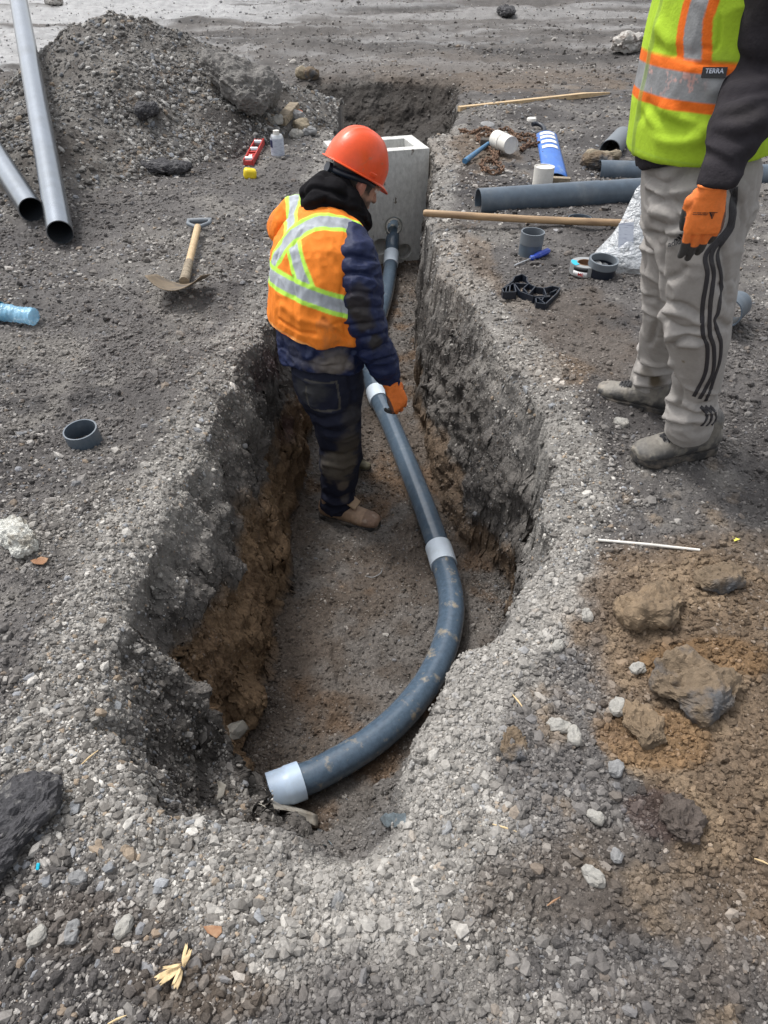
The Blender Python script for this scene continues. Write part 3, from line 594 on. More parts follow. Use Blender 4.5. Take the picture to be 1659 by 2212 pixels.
lc=pb+d*L*.56; nrm=(CO-lc).normalized(); text_obj('label_text','C',.07,M_whiteink,basis(-d,Vector((0,.4,1)),lc+nrm*.046)@Matrix.Rotation(R(60),4,'Z'),bo_,.0003)
# spirit level, tape, can, lumber
a1,a2=hit(537,358,.02),hit(562,311,.02); lv=empty('spirit_level',a1,'red spirit level with three vials lying on the left bank','spirit level'); s_,u_,x_=frame(a2-a1); Ll=(a2-a1).length; Ml=Matrix((s_,x_,u_)).transposed()
bm=bmesh.new()
for k in (-1,1): add_box(bm,(a1+a2)/2+s_*k*.032,.008,Ll,.045,Ml)
for t in (.0,.3,.42,1): add_box(bm,a1.lerp(a2,t),.056,.012 if t in(0,1) else .02,.03,Ml)
add_box(bm,a1.lerp(a2,.22),.056,Ll*.26,.02,Ml); bobj('level_frame',bm,M_red,lv,False)
for t in (.08,.52,.86):
    bm=bmesh.new(); q=a1.lerp(a2,t); add_loft(bm,[(q-s_*.027+u_*.008,.014,.022),(q+s_*.027+u_*.008,.014,.022)],n=14); bobj('vial',bm,M_tin,lv)
bm=bmesh.new(); add_box(bm,a1.lerp(a2,.24)+u_*.0125,.014,.07,.002,Ml); add_box(bm,a1.lerp(a2,.24)+u_*.0125+s_*.014,.006,.05,.002,Ml); bobj('white_mark',bm,M_whiteink,lv,False)
q=hit(541,385,.03); bm=bmesh.new(); add_box(bm,q,.088,.075,.068,Matrix.Rotation(.25,3,'Z')@Matrix.Rotation(.18,3,'Y')); o=bobj('tape_measure',bm,M_yel,bev=.018); tag(o,'small bright yellow tape measure case at the near end of the red level','tape measure')
q=hit(601,338,0); cn=empty('cement_can',q,'silver can with printed label and screw cap beside the red level','can')
bm=bmesh.new(); add_loft(bm,[(q,.049,.049),(q+Vector((0,0,.135)),.049,.049),(q+Vector((0,0,.15)),.040,.04),(q+Vector((0,0,.152)),.02,.02)],n=32); bobj('can_body',bm,M_tin,cn)
bm=bmesh.new(); add_tube(bm,[q+Vector((0,0,.014)),q+Vector((0,0,.128))],.0505,32,.0012); bobj('paper_label',bm,M_label,cn)
bm=bmesh.new(); add_tube(bm,[q+Vector((0,0,.152)),q+Vector((0,0,.178))],.023,20); bobj('screw_cap',bm,M_dirtywhite,cn)
bm=bmesh.new(); add_box(bm,q+Vector((-.038,-.034,.095)),.022,.004,.05,rotz(-.85)); bobj('navy_patch',bm,M_navy,cn)
a1,a2=hit(607,272,.03),hit(638,243,.05); s_,u_,x_=frame(a2-a1); bm=bmesh.new(); add_box(bm,(a1+a2)/2,.085,(a2-a1).length,.06,Matrix((s_,x_,u_)).transposed()); tag(bobj('lumber_offcut',bm,M_oldwood,bev=.004),'weathered wood block lying by the corner of the trench near the far stones','wood block')
for i,(px,py,s,m,l) in enumerate(((653,287,.085,M_rockT,'tan flat stone, largest in the small pile beside the wood block'),(640,296,.06,M_rockL,'pale stone in front of the tan stone near the wood block'),(668,293,.055,M_rockG,'grey stone right of the tan stone near the trench corner'),(598,268,.055,M_rockL,'pale stone touching the near end of the wood block'),(640,262,.07,M_rockG,'grey stone heaped just behind the tan stone'))):
    rock('stone',px,py,s,m,l,'stone',flat=(1.1,.8,.6),sub=3)
for k,(px,py) in enumerate(((646,256),(651,254))):
    if k==0: q=hit(px,py,.06); bm=bmesh.new(); add_box(bm,q,.07,.04,.012,Matrix.Rotation(.4,3,'Y')); tag(bobj('orange_chip',bm,M_orange,bev=.003),'small orange painted chip on stones behind the wood block','painted chip')
rock('stone',656,171,.085,M_rockT,'round tan stone on the far left lip of the excavation','stone',flat=(1,.9,.7),sub=3); rock('stone',672,172,.09,M_clod2,'round brown lump right of the tan stone at the far lip','clod',flat=(1,.9,.7),sub=3)
# big pieces
q=at(512,172,6.45); q=Vector((q.x,q.y,float(surf(np.array([q.x]),np.array([q.y]))[0])))
o=rock('asphalt_slab',0,0,.34,M_slab,'big broken grey slab sitting on the right slope of the gravel heap','slab',rot=-.45,flat=(1.0,.58,.36),sub=5,sink=.5,amp=.3,p=q+Vector((0,.05,.05)),fq=1.2,seed=77); o.rotation_euler=(R(22),R(14),0)
rock('asphalt_lump',318,250,.10,M_asph,'black lump half buried in the face of the gravel heap','asphalt lump',flat=(1.2,.8,.5),sub=4,sink=.5)
rock('asphalt_lump',355,372,.13,M_asph,'flat black crust piece at the foot of the gravel heap','asphalt lump',flat=(1.6,.8,.3),sub=4,sink=.4)
rock('white_rock',120,12,.16,M_bagw,'pale snow crusted rock beyond the gravel heap at the top left','rock',flat=(1.3,.8,.6),sub=4)
rock('asphalt_lump',30,1800,.098,M_asph,'large jagged black asphalt chunk in the bottom left corner','asphalt chunk',rot=1.1,flat=(1.15,.75,.42),sub=5,amp=.26,sink=.35,fq=1.3)
bm=bmesh.new(); q=hit(97,1893,.012)+Vector((0,0,.03)); add_box(bm,q,.006,.012,.004,Matrix.Rotation(.5,3,'X')); tag(bobj('blue_chip',bm,M_cyan,bev=.001),'tiny bright blue chip beside the large black asphalt chunk','plastic chip')
rock('concrete_chunk',40,1172,.078,M_cchunk,'whitish broken concrete chunk at the left edge','concrete chunk',rot=-.75,flat=(1.15,.62,.42),sub=5,amp=.26,sink=.25)
rock('asphalt_lump',1095,38,.24,M_asph,'dark broken slab piece far off at the top','asphalt chunk',flat=(1.3,.6,.32),sub=4,sink=.25)
rock('white_sack',1355,112,.22,M_bagw,'crumpled dirty white sack lying left of the lime vest','sack',flat=(1.25,.7,.5),sub=4,amp=.35,sink=.3,smooth=True)
# ---------------------------------------------------------------- right bank
a1,a2=hit(991,243,.028),hit(1262,213,.03); s_,u_,x_=frame(a2-a1); Ll=(a2-a1).length; tip=a2+x_*.30
bm=bmesh.new(); Ml=Matrix((s_,x_,u_)).transposed(); add_box(bm,(a1+a2)/2,.055,Ll,.042,Ml)
vs=[bm.verts.new(a2+s_*.0272*i+u_*.0205*j) for i,j in ((-1,-1),(1,-1),(1,1),(-1,1))]; vt=[bm.verts.new(tip+s_*.006*i+u_*.008*j-u_*.005) for i,j in ((-1,-1),(1,-1),(1,1),(-1,1))]
for k in range(4): bm.faces.new((vs[k],vs[(k+1)%4],vt[(k+1)%4],vt[k]))
bm.faces.new(vt); bm.faces.new(list(reversed(vs)))
tag(bobj('wooden_stake',bm,M_wood,smooth=False),'long pale wooden stake with a dirty pointed end on the far right bank','wooden stake')
def disc(name,px,py,r,h,m,label,cat,lift=.0,tilt=(0,0)):
    p=hit(px,py,lift); ax=Vector((*tilt,1)).normalized(); bm=bmesh.new(); add_loft(bm,[(p,r,r),(p+ax*h*.8,r,r),(p+ax*h,r*.9,r*.9)],n=28); return tag(bobj(name,bm,m),label,cat)
disc('white_disc',1148,262,.042,.028,M_dirtywhite,'small white plastic cap lying alone on the far right bank','cap')
disc('round_plate',1053,270,.062,.012,M_rockG,'flat grey round lid lying beyond the rusty chain','lid',tilt=(.05,-.15))
q=hit(1160,284,.02); bm=bmesh.new(); Mq=Matrix.Translation(q)@Matrix.Rotation(.2,4,'X'); pts=[Mq@Vector((.055*math.cos(a_)*1.1,.10*math.sin(a_),0)) for a_ in np.linspace(-2.6,2.1,14)]
add_tube(bm,pts,.018,10); tag(bobj('black_clip',bm,M_black),'black open plastic clip near the top of the blue panel','clip')
def chain_path(pts,bm,link_l=.042):
    P=spline([hit(a,b,.014) for a,b in pts],30); A=np.array([p[:] for p in P]); cum=np.concatenate([[0],np.cumsum(np.linalg.norm(np.diff(A,axis=0),axis=1))])
    for k in range(int(cum[-1]/(link_l*.72))):
        s=k*link_l*.72; c=Vector([float(np.interp(s,cum,A[:,j])) for j in range(3)]); e=Vector([float(np.interp(s+.01,cum,A[:,j])) for j in range(3)]); d=(e-c).normalized() if (e-c).length>1e-6 else Vector((1,0,0))
        s_,u_,a_=frame(d); ang=(math.pi/4 if k%2 else -math.pi/4)+random.uniform(-.3,.3); sd=s_*math.cos(ang)+u_*math.sin(ang); c=c+Vector((random.uniform(-.004,.004),random.uniform(-.004,.004),abs(random.gauss(0,.006))))
        ring=[c+a_*(link_l*.5*math.cos(t))+sd*(.0165*math.sin(t)) for t in np.linspace(0,2*math.pi,11)]
        add_tube(bm,ring,.0062,6)
bm=bmesh.new(); chain_path([(995,286),(1020,292),(1045,282),(1065,290),(1095,286),(1115,298),(1140,296),(1160,305),(1168,316),(1140,318),(1125,328),(1145,312),(1120,306),(1090,296),(1060,296),(1035,298),(1034,306),(1050,322),(1072,345),(1060,352),(1048,352),(1040,362),(1050,374),(1068,380),(1085,372),(1075,362),(1066,352),(1072,340),(1082,330)],bm)
tag(bobj('rusty_chain',bm,M_rust),'rusty steel chain heaped around the white cup and hammer','chain')
h1,h2=hit(1003,360,.035),hit(1055,324,.05); hm=empty('hammer',h1,'club hammer with worn blue handle lying on the rusty chain','hammer'); bm=bmesh.new(); add_tube(bm,[h1,h1.lerp(h2,.15),h1.lerp(h2,.9),h2],[.019,.020,.014,.014],14); bobj('handle',bm,M_bluepaint,hm)
dd=(h2-h1).normalized(); s_,u_,a_=frame(dd); bm=bmesh.new(); add_box(bm,h2+dd*.01,.14,.052,.055,Matrix((s_,dd,u_)).transposed()); bobj('hammer_head',bm,M_iron,hm,bev=.01)
c1_,c2_=hit(1070,312,.07),hit(1104,322,.055); c1_=at(1072,300,5.95); c2_=at(1104,314,5.75); bm=bmesh.new(); add_tube(bm,[c1_,c1_.lerp(c2_,.45),c1_.lerp(c2_,.47),c1_.lerp(c2_,.5),c1_.lerp(c2_,.52),c2_],[.062,.062,.065,.065,.060,.060],32,.006); add_loft(bm,[(c1_.lerp(c2_,.82),.0575,.0575),(c1_.lerp(c2_,.97),.0575,.0575)],n=32); tag(bobj('white_coupling',bm,M_dirtywhite),'white plastic coupling tipped over on the rusty chain','coupling')
# blue marker panel
b1,b2=hit(1199,398,.03),hit(1179,300,.03); bl=empty('marker_panel',b1,'blue delineator panel with white bars lying beyond the dark pipe','marker panel'); s_,u_,x_=frame(b2-b1); Ll=(b2-b1).length
def arcstrip(nm,t0,t1,w0,m,lift,frac=1.0):
    bm=bmesh.new(); rows=[]
    for t in np.linspace(t0,t1,9):
        c=b1.lerp(b2,t); rows.append([bm.verts.new(c+s_*(w0*frac*u)+u_*(.028*(1-u*u*frac*frac)+lift)) for u in np.linspace(-1,1,11)])
    for i in range(8):
        for j in range(10): bm.faces.new((rows[i][j],rows[i][j+1],rows[i+1][j+1],rows[i+1][j]))
    o=bobj(nm,bm,m,bl); md=o.modifiers.new('t','SOLIDIFY'); md.thickness=.004; return o
arcstrip('panel',.03,1,.082,M_blue,0)
for t in (.60,.72,.835,.93): arcstrip('white_bar',t-.028,t+.032,.082,M_whiteink,.005,.72)
bm=bmesh.new(); add_box(bm,b1,.19,.05,.03,Matrix((s_,x_,u_)).transposed()); bobj('base_bracket',bm,M_oldwood,bl)
pipe('white_socket',hit(1170,408,0),hit(1170,408,.14),.066,M_dirtywhite,'white plastic cap standing behind the dark belled pipe','coupling').name='white_socket'
bm=bmesh.new(); q=hit(1170,408,.0); add_loft(bm,[(q+Vector((0,0,.05)),.062,.062),(q+Vector((0,0,.133)),.062,.062)],n=32); o=bobj('cap_top',bm,M_dirtywhite,bpy.data.objects['white_socket'])
pA=at(1034,432,4.55); pB=at(1395,412,4.62); pA.z=max(pA.z,.085); 
pipe('drain_pipe_length',at(1033,437,4.62),at(1390,412,4.80),.080,M_pvc,'dark slate pipe with a wide bell end lying nearest the long wooden pole','pipe',extend=1.5,bell=.78,group='spare pipes on the right bank')
pipe('drain_pipe_length',at(1294,370,5.32),at(1655,380,5.22),.072,M_pvc,'dark slate pipe with open end lying just beyond the belled pipe','pipe',extend=1.6,group='spare pipes on the right bank')
pipe('drain_pipe_length',at(1317,326,5.85),at(1344,296,6.45),.078,M_grip,'stubby dusty grey pipe offcut open towards the trench','pipe',group='spare pipes on the right bank')
rock('stone',1296,347,.105,M_rockT,'flat tan stone between the stubby pipe and the open dark pipe','stone',rot=.1,flat=(1.3,.5,.3),sub=3)
rock('clod',1285,365,.10,M_clod2,'brown clod left of the open dark pipe end','clod',flat=(1.2,.7,.5),sub=4)
q1,q2=hit(915,463,0),hit(1362,494,.03); q1=at(914,460,4.30); bm=bmesh.new(); P_=[q1,q1.lerp(q2,.004),q1.lerp(q2,.012)]+[q1.lerp(q2,t)+Vector((0,0,-.006*math.sin(math.pi*t))) for t in (.25,.5,.75,1)]
add_tube(bm,P_,[.010,.017,.020,.0205,.0205,.021,.021],18); tag(bobj('wooden_pole',bm,M_pole),'long round wooden pole jutting out over the trench edge','wooden pole')
vring('pipe_ring',1252,476,.070,.02,M_pvc,'thin dark ring lying just behind the long wooden pole','ring',lift=-.004)
vring('pipe_coupling',1144,548,.0605,.125,M_pvc,'upright two-tone grey pipe coupling next to the blue screwdriver','pipe coupling',m2=M_grip,split=.52,tilt=(.02,-.03))
s1,s2=hit(1110,577,.008),hit(1185,549,.02); sv=empty('screwdriver',s1,'blue handled screwdriver lying in front of the upright coupling','screwdriver'); bm=bmesh.new(); add_tube(bm,[s1,s1.lerp(s2,.02),s1.lerp(s2,.5)],[.002,.0035,.0035],10); bobj('steel_shank',bm,M_tin,sv)
bm=bmesh.new(); add_tube(bm,[s1.lerp(s2,.46),s1.lerp(s2,.5),s1.lerp(s2,.58),s1.lerp(s2,.66),s1.lerp(s2,.95),s1.lerp(s2,1)],[.010,.015,.011,.017,.017,.010],8); bobj('screwdriver_handle',bm,mat('blue_handle',(.02,.06,.42),.3,col2=(.25,.35,.55),vscale=12,thr=(.55,.7)),sv)
# tape roll and ring
q=hit(1262,590,.004); tr=empty('duct_tape_roll',q,'silver duct tape roll lying flat against the black ring','tape roll'); bm=bmesh.new(); add_tube(bm,[q,q+Vector((0,0,.05))],.076,48,.034); bobj('tape',bm,M_duct,tr,smooth=True)
bm=bmesh.new(); add_tube(bm,[q+Vector((0,0,.001)),q+Vector((0,0,.0515))],.043,40,.003); bobj('card_core',bm,M_leaf,tr)
def arcband(nm,c,r,z0,z1,a0,a1,m,par,th=.0012):
    bm=bmesh.new(); rows=[]
    for a_ in np.linspace(R(a0),R(a1),14): rows.append([bm.verts.new(c+Vector((r*math.cos(a_),r*math.sin(a_),z))) for z in (z0,z1)])
    for i in range(13): bm.faces.new((rows[i][0],rows[i+1][0],rows[i+1][1],rows[i][1]))
    o=bobj(nm,bm,m,par); md=o.modifiers.new('t','SOLIDIFY'); md.thickness=th; md.offset=1; return o
arcband('white_sticker',q,.0765,.004,.028,-150,-95,M_whiteink,tr); arcband('black_sticker',q,.0765,.0285,.046,-150,-95,M_blackink,tr)
an=R(-118); n_=Vector((math.cos(an),math.sin(an),0)); text_obj('sticker_text','3M',.022,M_redink,basis(-Vector((-math.sin(an),math.cos(an),0)),Vector((0,0,-1)),q+n_*.0795+Vector((0,0,.016))),tr,.0004)
bm=bmesh.new()
for a0,a1 in ((150,215),):
    rows=[[bm.verts.new(q+Vector((rr*math.cos(R(a_)),rr*math.sin(R(a_)),.052))) for rr in (.045,.074)] for a_ in np.linspace(a0,a1,10)]
    for i in range(9): bm.faces.new((rows[i][0],rows[i][1],rows[i+1][1],rows[i+1][0]))
bobj('cyan_sticker',bm,M_cyan,tr); 
q2=hit(1296,594,.008); vring('pipe_collar',0,0,.070,.075,M_blackink if False else M_black,'glossy black pipe collar with a grey upper band leaning on the tape roll','pipe collar',m2=M_grip,split=.55,tilt=(.05,-.10),p=q2,wall=.007)
# bag
q=hit(1346,590,.0); bg_=empty('plastic_bag',q,'clear plastic bag of grey material with a paper tag behind the grey trousers','plastic bag')
bm=bmesh.new(); add_ell(bm,q+Vector((.03,.10,.045)),.155,.085,.05); add_ell(bm,q+Vector((.06,.14,.09)),.085,.06,.09); bobj('bag_filling',bm,M_bagfill,bg_)
bm=bmesh.new(); rows=[]
for i,(t,wx,wy,cx_,cy_) in enumerate(((0,.16,.10,.03,.08),(.04,.18,.115,.035,.085),(.09,.165,.10,.045,.095),(.16,.125,.08,.065,.12),(.24,.095,.055,.08,.15),(.32,.08,.035,.095,.175),(.40,.062,.018,.105,.20),(.43,.045,.007,.108,.205))):
    rows.append([bm.verts.new(q+Vector((cx_+wx*math.cos(a_)*(1+.05*math.sin(a_*7+i)),cy_+wy*math.sin(a_)*(1+.08*math.sin(a_*5+2*i)),t*.86))) for a_ in np.linspace(0,2*math.pi,36,endpoint=False)])
for i in range(len(rows)-1):
    for k in range(36): bm.faces.new((rows[i][k],rows[i][(k+1)%36],rows[i+1][(k+1)%36],rows[i+1][k]))
bm.faces.new(rows[-1]); bm.faces.new(list(reversed(rows[0])))
bobj('bag_film',bm,M_bag,bg_)
tg=at(1352,516,q.y+.055); nn=Vector((-.15,-.93,.35)).normalized(); Mt=basis(Vector((.95,-.1,.12)),Vector((.12,.35,.93)),tg); bm=bmesh.new(); bmesh.ops.create_cube(bm,size=1,matrix=Mt@Matrix.Diagonal((.072,.15,.002,1))); bobj('paper_tag',bm,M_label,bg_,smooth=False)
for k in range(9):
    if k in (3,): continue
    bm=bmesh.new(); bmesh.ops.create_cube(bm,size=1,matrix=Mt@Matrix.Translation((-.026+k*.005,-.056,.0018))@Matrix.Diagonal((.0022+.001*(k%3),.03,.001,1))); bobj('barcode_bar',bm,M_blackink,bg_,smooth=False)
# spacer
def zp(zx,zy,z=0): return hit(898.6+zx*.3229,207.4+zy*.3229)
bm=bmesh.new(); sp0=zp(760,1380)
for pl in ([(572,1345),(640,1290),(655,1262),(705,1243),(738,1262),(735,1285),(755,1308),(800,1325),(850,1328),(905,1312),(958,1320),(945,1345),(860,1440),(800,1432),(795,1402),(890,1380)],[(572,1345),(650,1303),(690,1368),(780,1392),(890,1372)],[(580,1372),(662,1372),(650,1303)],[(572,1345),(580,1372)],[(660,1303),(755,1308)],[(745,1306),(712,1340),(740,1372)],[(790,1324),(750,1376)],[(850,1330),(868,1370),(935,1330)],[(905,1345),(850,1385),(835,1415)],[(600,1330),(595,1372)],[(625,1315),(618,1372)],[(860,1440),(815,1400)]):
    W_=[zp(a,b-8) for a,b in pl]
    for u,v_ in zip(W_[:-1],W_[1:]):
        u=Vector((u.x,u.y,sp0.z)); v_=Vector((v_.x,v_.y,sp0.z)); dd=(v_-u); L=dd.length; dd.normalize(); s2_=Vector((-dd.y,dd.x,0)); add_box(bm,(u+v_)/2+Vector((0,0,.016)),L+.004,.005,.036,Matrix((dd,s2_,Vector((0,0,1)))).transposed())
tag(bobj('plastic_spacer',bm,M_black,smooth=False),'black hollow ribbed plastic spacer lying on the right bank','plastic spacer')
pipe('pipe_offcut',at(1570,677,2.85),at(1592,658,3.02),.060,M_pvc,'dark pipe offcut showing past the standing man\'s near leg','pipe offcut')
disc('clear_disc',1208,497,.035,.004,mat('frosted_plastic',(.42,.42,.43),.3,alpha=.75),'translucent little plastic disc between the pole and the coupling','disc')
# white stick, scraps
a1,a2=hit(1290,1172,.010),hit(1510,1193,.008); bm=bmesh.new(); add_tube(bm,[a1,a1.lerp(a2,.5)+Vector((0,0,.002)),a2],.0042,10); tag(bobj('white_rod',bm,M_dirtywhite),'thin white plastic rod lying on the right bank','rod')
def scrap(name,px,py,s,m,label,cat,n=6,el=1.6,rot=0,lift=.006,tilt=0):
    c=hit(px,py,lift); pts=[]
    for k in range(n):
        a=2*math.pi*k/n; r=s*(.7+.5*random.random()); v_=Vector((math.cos(a)*r*el,math.sin(a)*r,0)); v_=Matrix.Rotation(rot,3,'Z')@Matrix.Rotation(tilt,3,'X')@v_; pts.append(c+v_+Vector((0,0,random.uniform(0,s*.25))))
    return ngon_sheet(name,pts,m,label,cat,amp=s*.2,fq=20/s*.03)
scrap('yellow_scrap',1587,1170,.012,M_yscrap,'small yellow paper scrap on the right bank','paper scrap',3,1.3,lift=.01)
scrap('dry_leaf',88,1215,.017,M_leaf,'brown dry leaf just below the whitish concrete chunk','leaf',7,1.7,-.2,.006)
scrap('dry_leaf',463,2013,.010,M_leaf,'curled reddish dry leaf on mud in the foreground','leaf',6,2,-.3,.008)
c=hit(395,2095,.008); e=empty('splintered_chip',c,'splintered pale wood chips fanned out on the muddy foreground','wood chip')
for k,(an,l,wd) in enumerate(((1.2,.030,.010),(1.5,.038,.007),(-2.7,.045,.012),(-2.4,.04,.010),(-1.6,.035,.012),(-1.8,.03,.006),(.9,.022,.009),(-2.95,.03,.006))):
    d2=Vector((math.cos(an),math.sin(an),.15)); s2_=Vector((-math.sin(an),math.cos(an),random.uniform(-.4,.4))); ngon_sheet('splinter',[c+Vector((0,0,.002*k))+d2*(l*a_)+s2_*(wd*.5*b_) for a_,b_ in ((0,-.6),(.45,-1),(.8,-.8),(1.02,-.35),(.9,.1),(1.0,.7),(.6,1),(.2,.8))],M_chip,None,None,parent=e,cuts=3,amp=.004,fq=60,th=.0012)
for k,(px,py,ang,l,m,lb) in enumerate(((1117,1517,-1.1,.05,M_chip,'thin straw coloured twig on the gravel lip near the bent pipe'),(1090,1792,-.35,.05,M_chip,'orange brown wood splinter on the gravel right of the trench end'),(1645,1865,-.5,.03,M_chip,'small pale splinter at the right edge'),(1195,1950,.5,.03,M_leaf,'short brown twig on the lower right gravel'),(195,1640,.9,.045,M_chip,'dry straw beside the dark hollow on the left'),(255,2205,.4,.03,M_chip,'pale wood splinter at the bottom edge'))):
    c=hit(px,py,.006); d2=Vector((math.cos(ang),math.sin(ang),.05)); bm=bmesh.new(); add_tube(bm,[c-d2*l*.5,c+Vector((0,0,.002)),c+d2*l*.5],[.0012,.0022,.0008],6); tag(bobj('twig',bm,m),lb,'twig')
# torn sheet at the ledge and trench scraps
def P3(l,z): return [gz(a,b,z+dz) for a,b,dz in l]
L1=P3([(548,1737,0),(580,1730,.03),(600,1738,.035),(632,1752,.03),(650,1758,.03),(675,1764,.02),(684,1768,.0),(682,1790,-.05),(662,1790,-.05),(640,1772,-.03),(615,1758,-.01),(575,1752,-.01)],-.56)
L1=[hit(a,b,c) for a,b,c in ((548,1737,.01),(580,1730,.03),(600,1738,.035),(632,1750,.03),(650,1757,.03),(675,1764,.025),(686,1768,.02),(686,1792,.01),(662,1792,.012),(640,1774,.02),(615,1758,.02),(575,1752,.02))]
ngon_sheet('torn_membrane',L1,M_membrane,'torn pale sheet curling over the ledge below the white pipe end','torn sheet',cuts=4,amp=.006,fq=25)
L1=[hit(a,b,c) for a,b,c in ((452,1612,.01),(478,1592,.03),(505,1578,.045),(528,1572,.045),(540,1582,.02),(520,1600,.01),(500,1604,.015),(478,1608,.01))]; ngon_sheet('membrane_scrap',L1,M_membrane,'pointed pale sheet scrap on the ledge above the pipe end','torn sheet',cuts=4)
L1=[hit(a,b,c) for a,b,c in ((470,1690,.02),(480,1700,.03),(492,1708,.03),(484,1725,.01),(468,1735,.01),(474,1712,.02))]; ngon_sheet('membrane_scrap',L1,M_membrane,'small crumpled sheet scrap among the ledge stones','torn sheet',cuts=3)
L1=[hit(a,b,c) for a,b,c in ((686,1793,.012),(700,1800,.02),(712,1822,.015),(722,1832,.008),(700,1832,.015),(684,1820,.01))]; ngon_sheet('film_scrap',L1,M_film,'blue grey plastic film scrap hanging below the torn sheet','plastic film',cuts=3)
L1=[hit(a,b,c) for a,b,c in ((818,1775,.008),(835,1764,.02),(855,1762,.012),(880,1768,.02),(876,1784,.008),(858,1794,.015),(835,1790,.006))]; ngon_sheet('film_scrap',L1,M_film,'crumpled grey plastic film at the near right end of the trench','plastic film',cuts=4,amp=.008,fq=60)
L1=P3([(952,1500,0),(968,1483,.03),(985,1472,.05),(992,1476,.04),(985,1495,.01),(960,1508,0)],-.80); ngon_sheet('black_flap',L1,M_black,'dark plastic flap sticking up between the bent pipe and the right wall','plastic flap',cuts=3,th=.004)
c=gz(822,1240,-.835); bm=bmesh.new(); add_tube(bm,spline([gz(788,1243,-.84),gz(805,1247,-.835),gz(822,1238,-.83),gz(827,1225,-.835)],6),.0022,8); tag(bobj('wire_piece',bm,M_rockG),'thin curved grey wire on the trench floor','wire')
# clods
rock('clay_clod',1406,1322,.088,M_clod,'big flat topped brown clay clod, the upper left of the large ones','clay clod',rot=.5,flat=(1.05,.72,.40),sub=5,amp=.26,sink=.55,seed=12,smooth=True)
rock('clay_clod',1496,1500,.105,M_clod2,'large brown clay slab with a dark grey face, lowest of the big clods','clay clod',rot=-.5,flat=(.92,.66,.24),sub=5,amp=.30,sink=.75,seed=36,smooth=True)
rock('clay_clod',1550,1256,.055,M_clod2,'rounded brown clod beneath the yellow scrap','clay clod',rot=.3,flat=(1.3,.8,.45),sub=5,amp=.3,sink=.6,smooth=True)
rock('clay_clod',1385,1575,.04,M_clod,'small crumbly orange brown clod among the sandy soil','clay clod',flat=(1.4,.9,.5),sub=5,amp=.4,sink=.6,smooth=True)
rock('soil_lump',1110,1610,.032,M_clod2,'dark soil lump with a pale stone at its right side','soil lump',flat=(1.2,.9,.4),sub=5,amp=.4,sink=.6,smooth=True)
rock('soil_lump',1470,1775,.038,mat('wet_dark_soil',(.070,.055,.046),.8,var=.3,vscale=14,bump=.01,bscale=40),'wet dark reddish soil lump in the lower right','soil lump',flat=(1.3,1.0,.4),sub=5,amp=.45,sink=.7,smooth=True)
rock('clay_clod',1100,360,.16,M_clod2,'brown earth clod beside the rusty chain','clay clod',flat=(1.3,.8,.35),sub=4,sink=.5) if False else None
for px,py,s,m,l in ((1206,1574,.027,M_rockL,'pale blocky stone just left of its twin lower down'),(1238,1596,.026,M_rockL,'pale rough stone touching the blocky pale one'),(1330,1533,.027,M_rockL,'pale stone at the left end of the orange sandy patch'),(1329,1665,.023,M_rockG,'bluish grey wet stone alone on dark gravel'),(1266,1334,.024,M_rockL,'pale stone near the top of the gravel lip'),(1204,1400,.020,M_rockL,'pale angular stone above the straw coloured twig'),(1377,1448,.022,M_rockL,'pale square stone between the two big clods'),(1283,1897,.024,M_rockL,'pale oval stone in the lower right'),(1330,1852,.017,M_rockG,'grey striped stone above the pale oval one'),(1286,1768,.020,M_rockL,'pale wedge stone in the middle of the dark lower right gravel'),(271,2006,.020,M_rockL,'pale upright oblong stone in the lower left'),(158,2018,.020,M_rockG,'sharp grey pyramid stone in the lower left'),(85,2026,.020,M_rockL,'round pale stone left of the sharp grey one'),(1341,919,.030,M_rockL,'flat pale stone on mud between the man\'s two boots'),(727,1950,.02,M_rockG,'grey stone in the gravel right below the trench end'),(1125,1628,.018,M_rockL,'pale stone leaning on the dark soil lump'),(170,1900,.018,M_rockG,'grey stone right of the large black chunk'),(495,1470,.0,None,'')):
    if m: rock('stone',px,py,s*.82,m,l,'stone',flat=(1.15,.8,.65),sub=3,sink=.45)
# ---------------------------------------------------------------- cloth, skin and leather
def M_(n,**k): return mat(n,(.5,.5,.5),attr='Col',**k)
M_cloth=M_('printed_cloth',rough=.85,var=.07,vscale=30,bump=.0012,bscale=160,spec=.25)
M_mesh=M_('vest_mesh_fabric',rough=.75,var=.06,vscale=40,bump=.0022,bscale=330,spec=.3)
M_nylon=M_('quilted_nylon',rough=.6,var=.12,vscale=14,bump=.004,bscale=38,bump2=.006,b2scale=14,spec=.3)
M_fleece=M_('fleece',rough=.95,var=.08,vscale=30,bump=.003,bscale=60,spec=.15)
M_skin=M_('skin',rough=.55,var=.06,vscale=40,bump=.0006,bscale=200)
M_leather=M_('scuffed_leather',rough=.62,var=.18,vscale=26,bump=.0018,bscale=90)
M_rubber=mat('muddy_rubber_sole',(.025,.024,.024),.8,col2=(.13,.11,.09),vscale=22,thr=(.45,.65),var=.2,bump=.002,bscale=90)
M_glove=M_('knit_glove',rough=.75,var=.08,vscale=60,bump=.0010,bscale=300)
M_helmet=mat('orange_hard_hat',(.80,.085,.015),.33,col2=(.62,.12,.05),thr=(.60,.66),var=.06,vscale=22,spec=.55,bump=.0008,bscale=30)
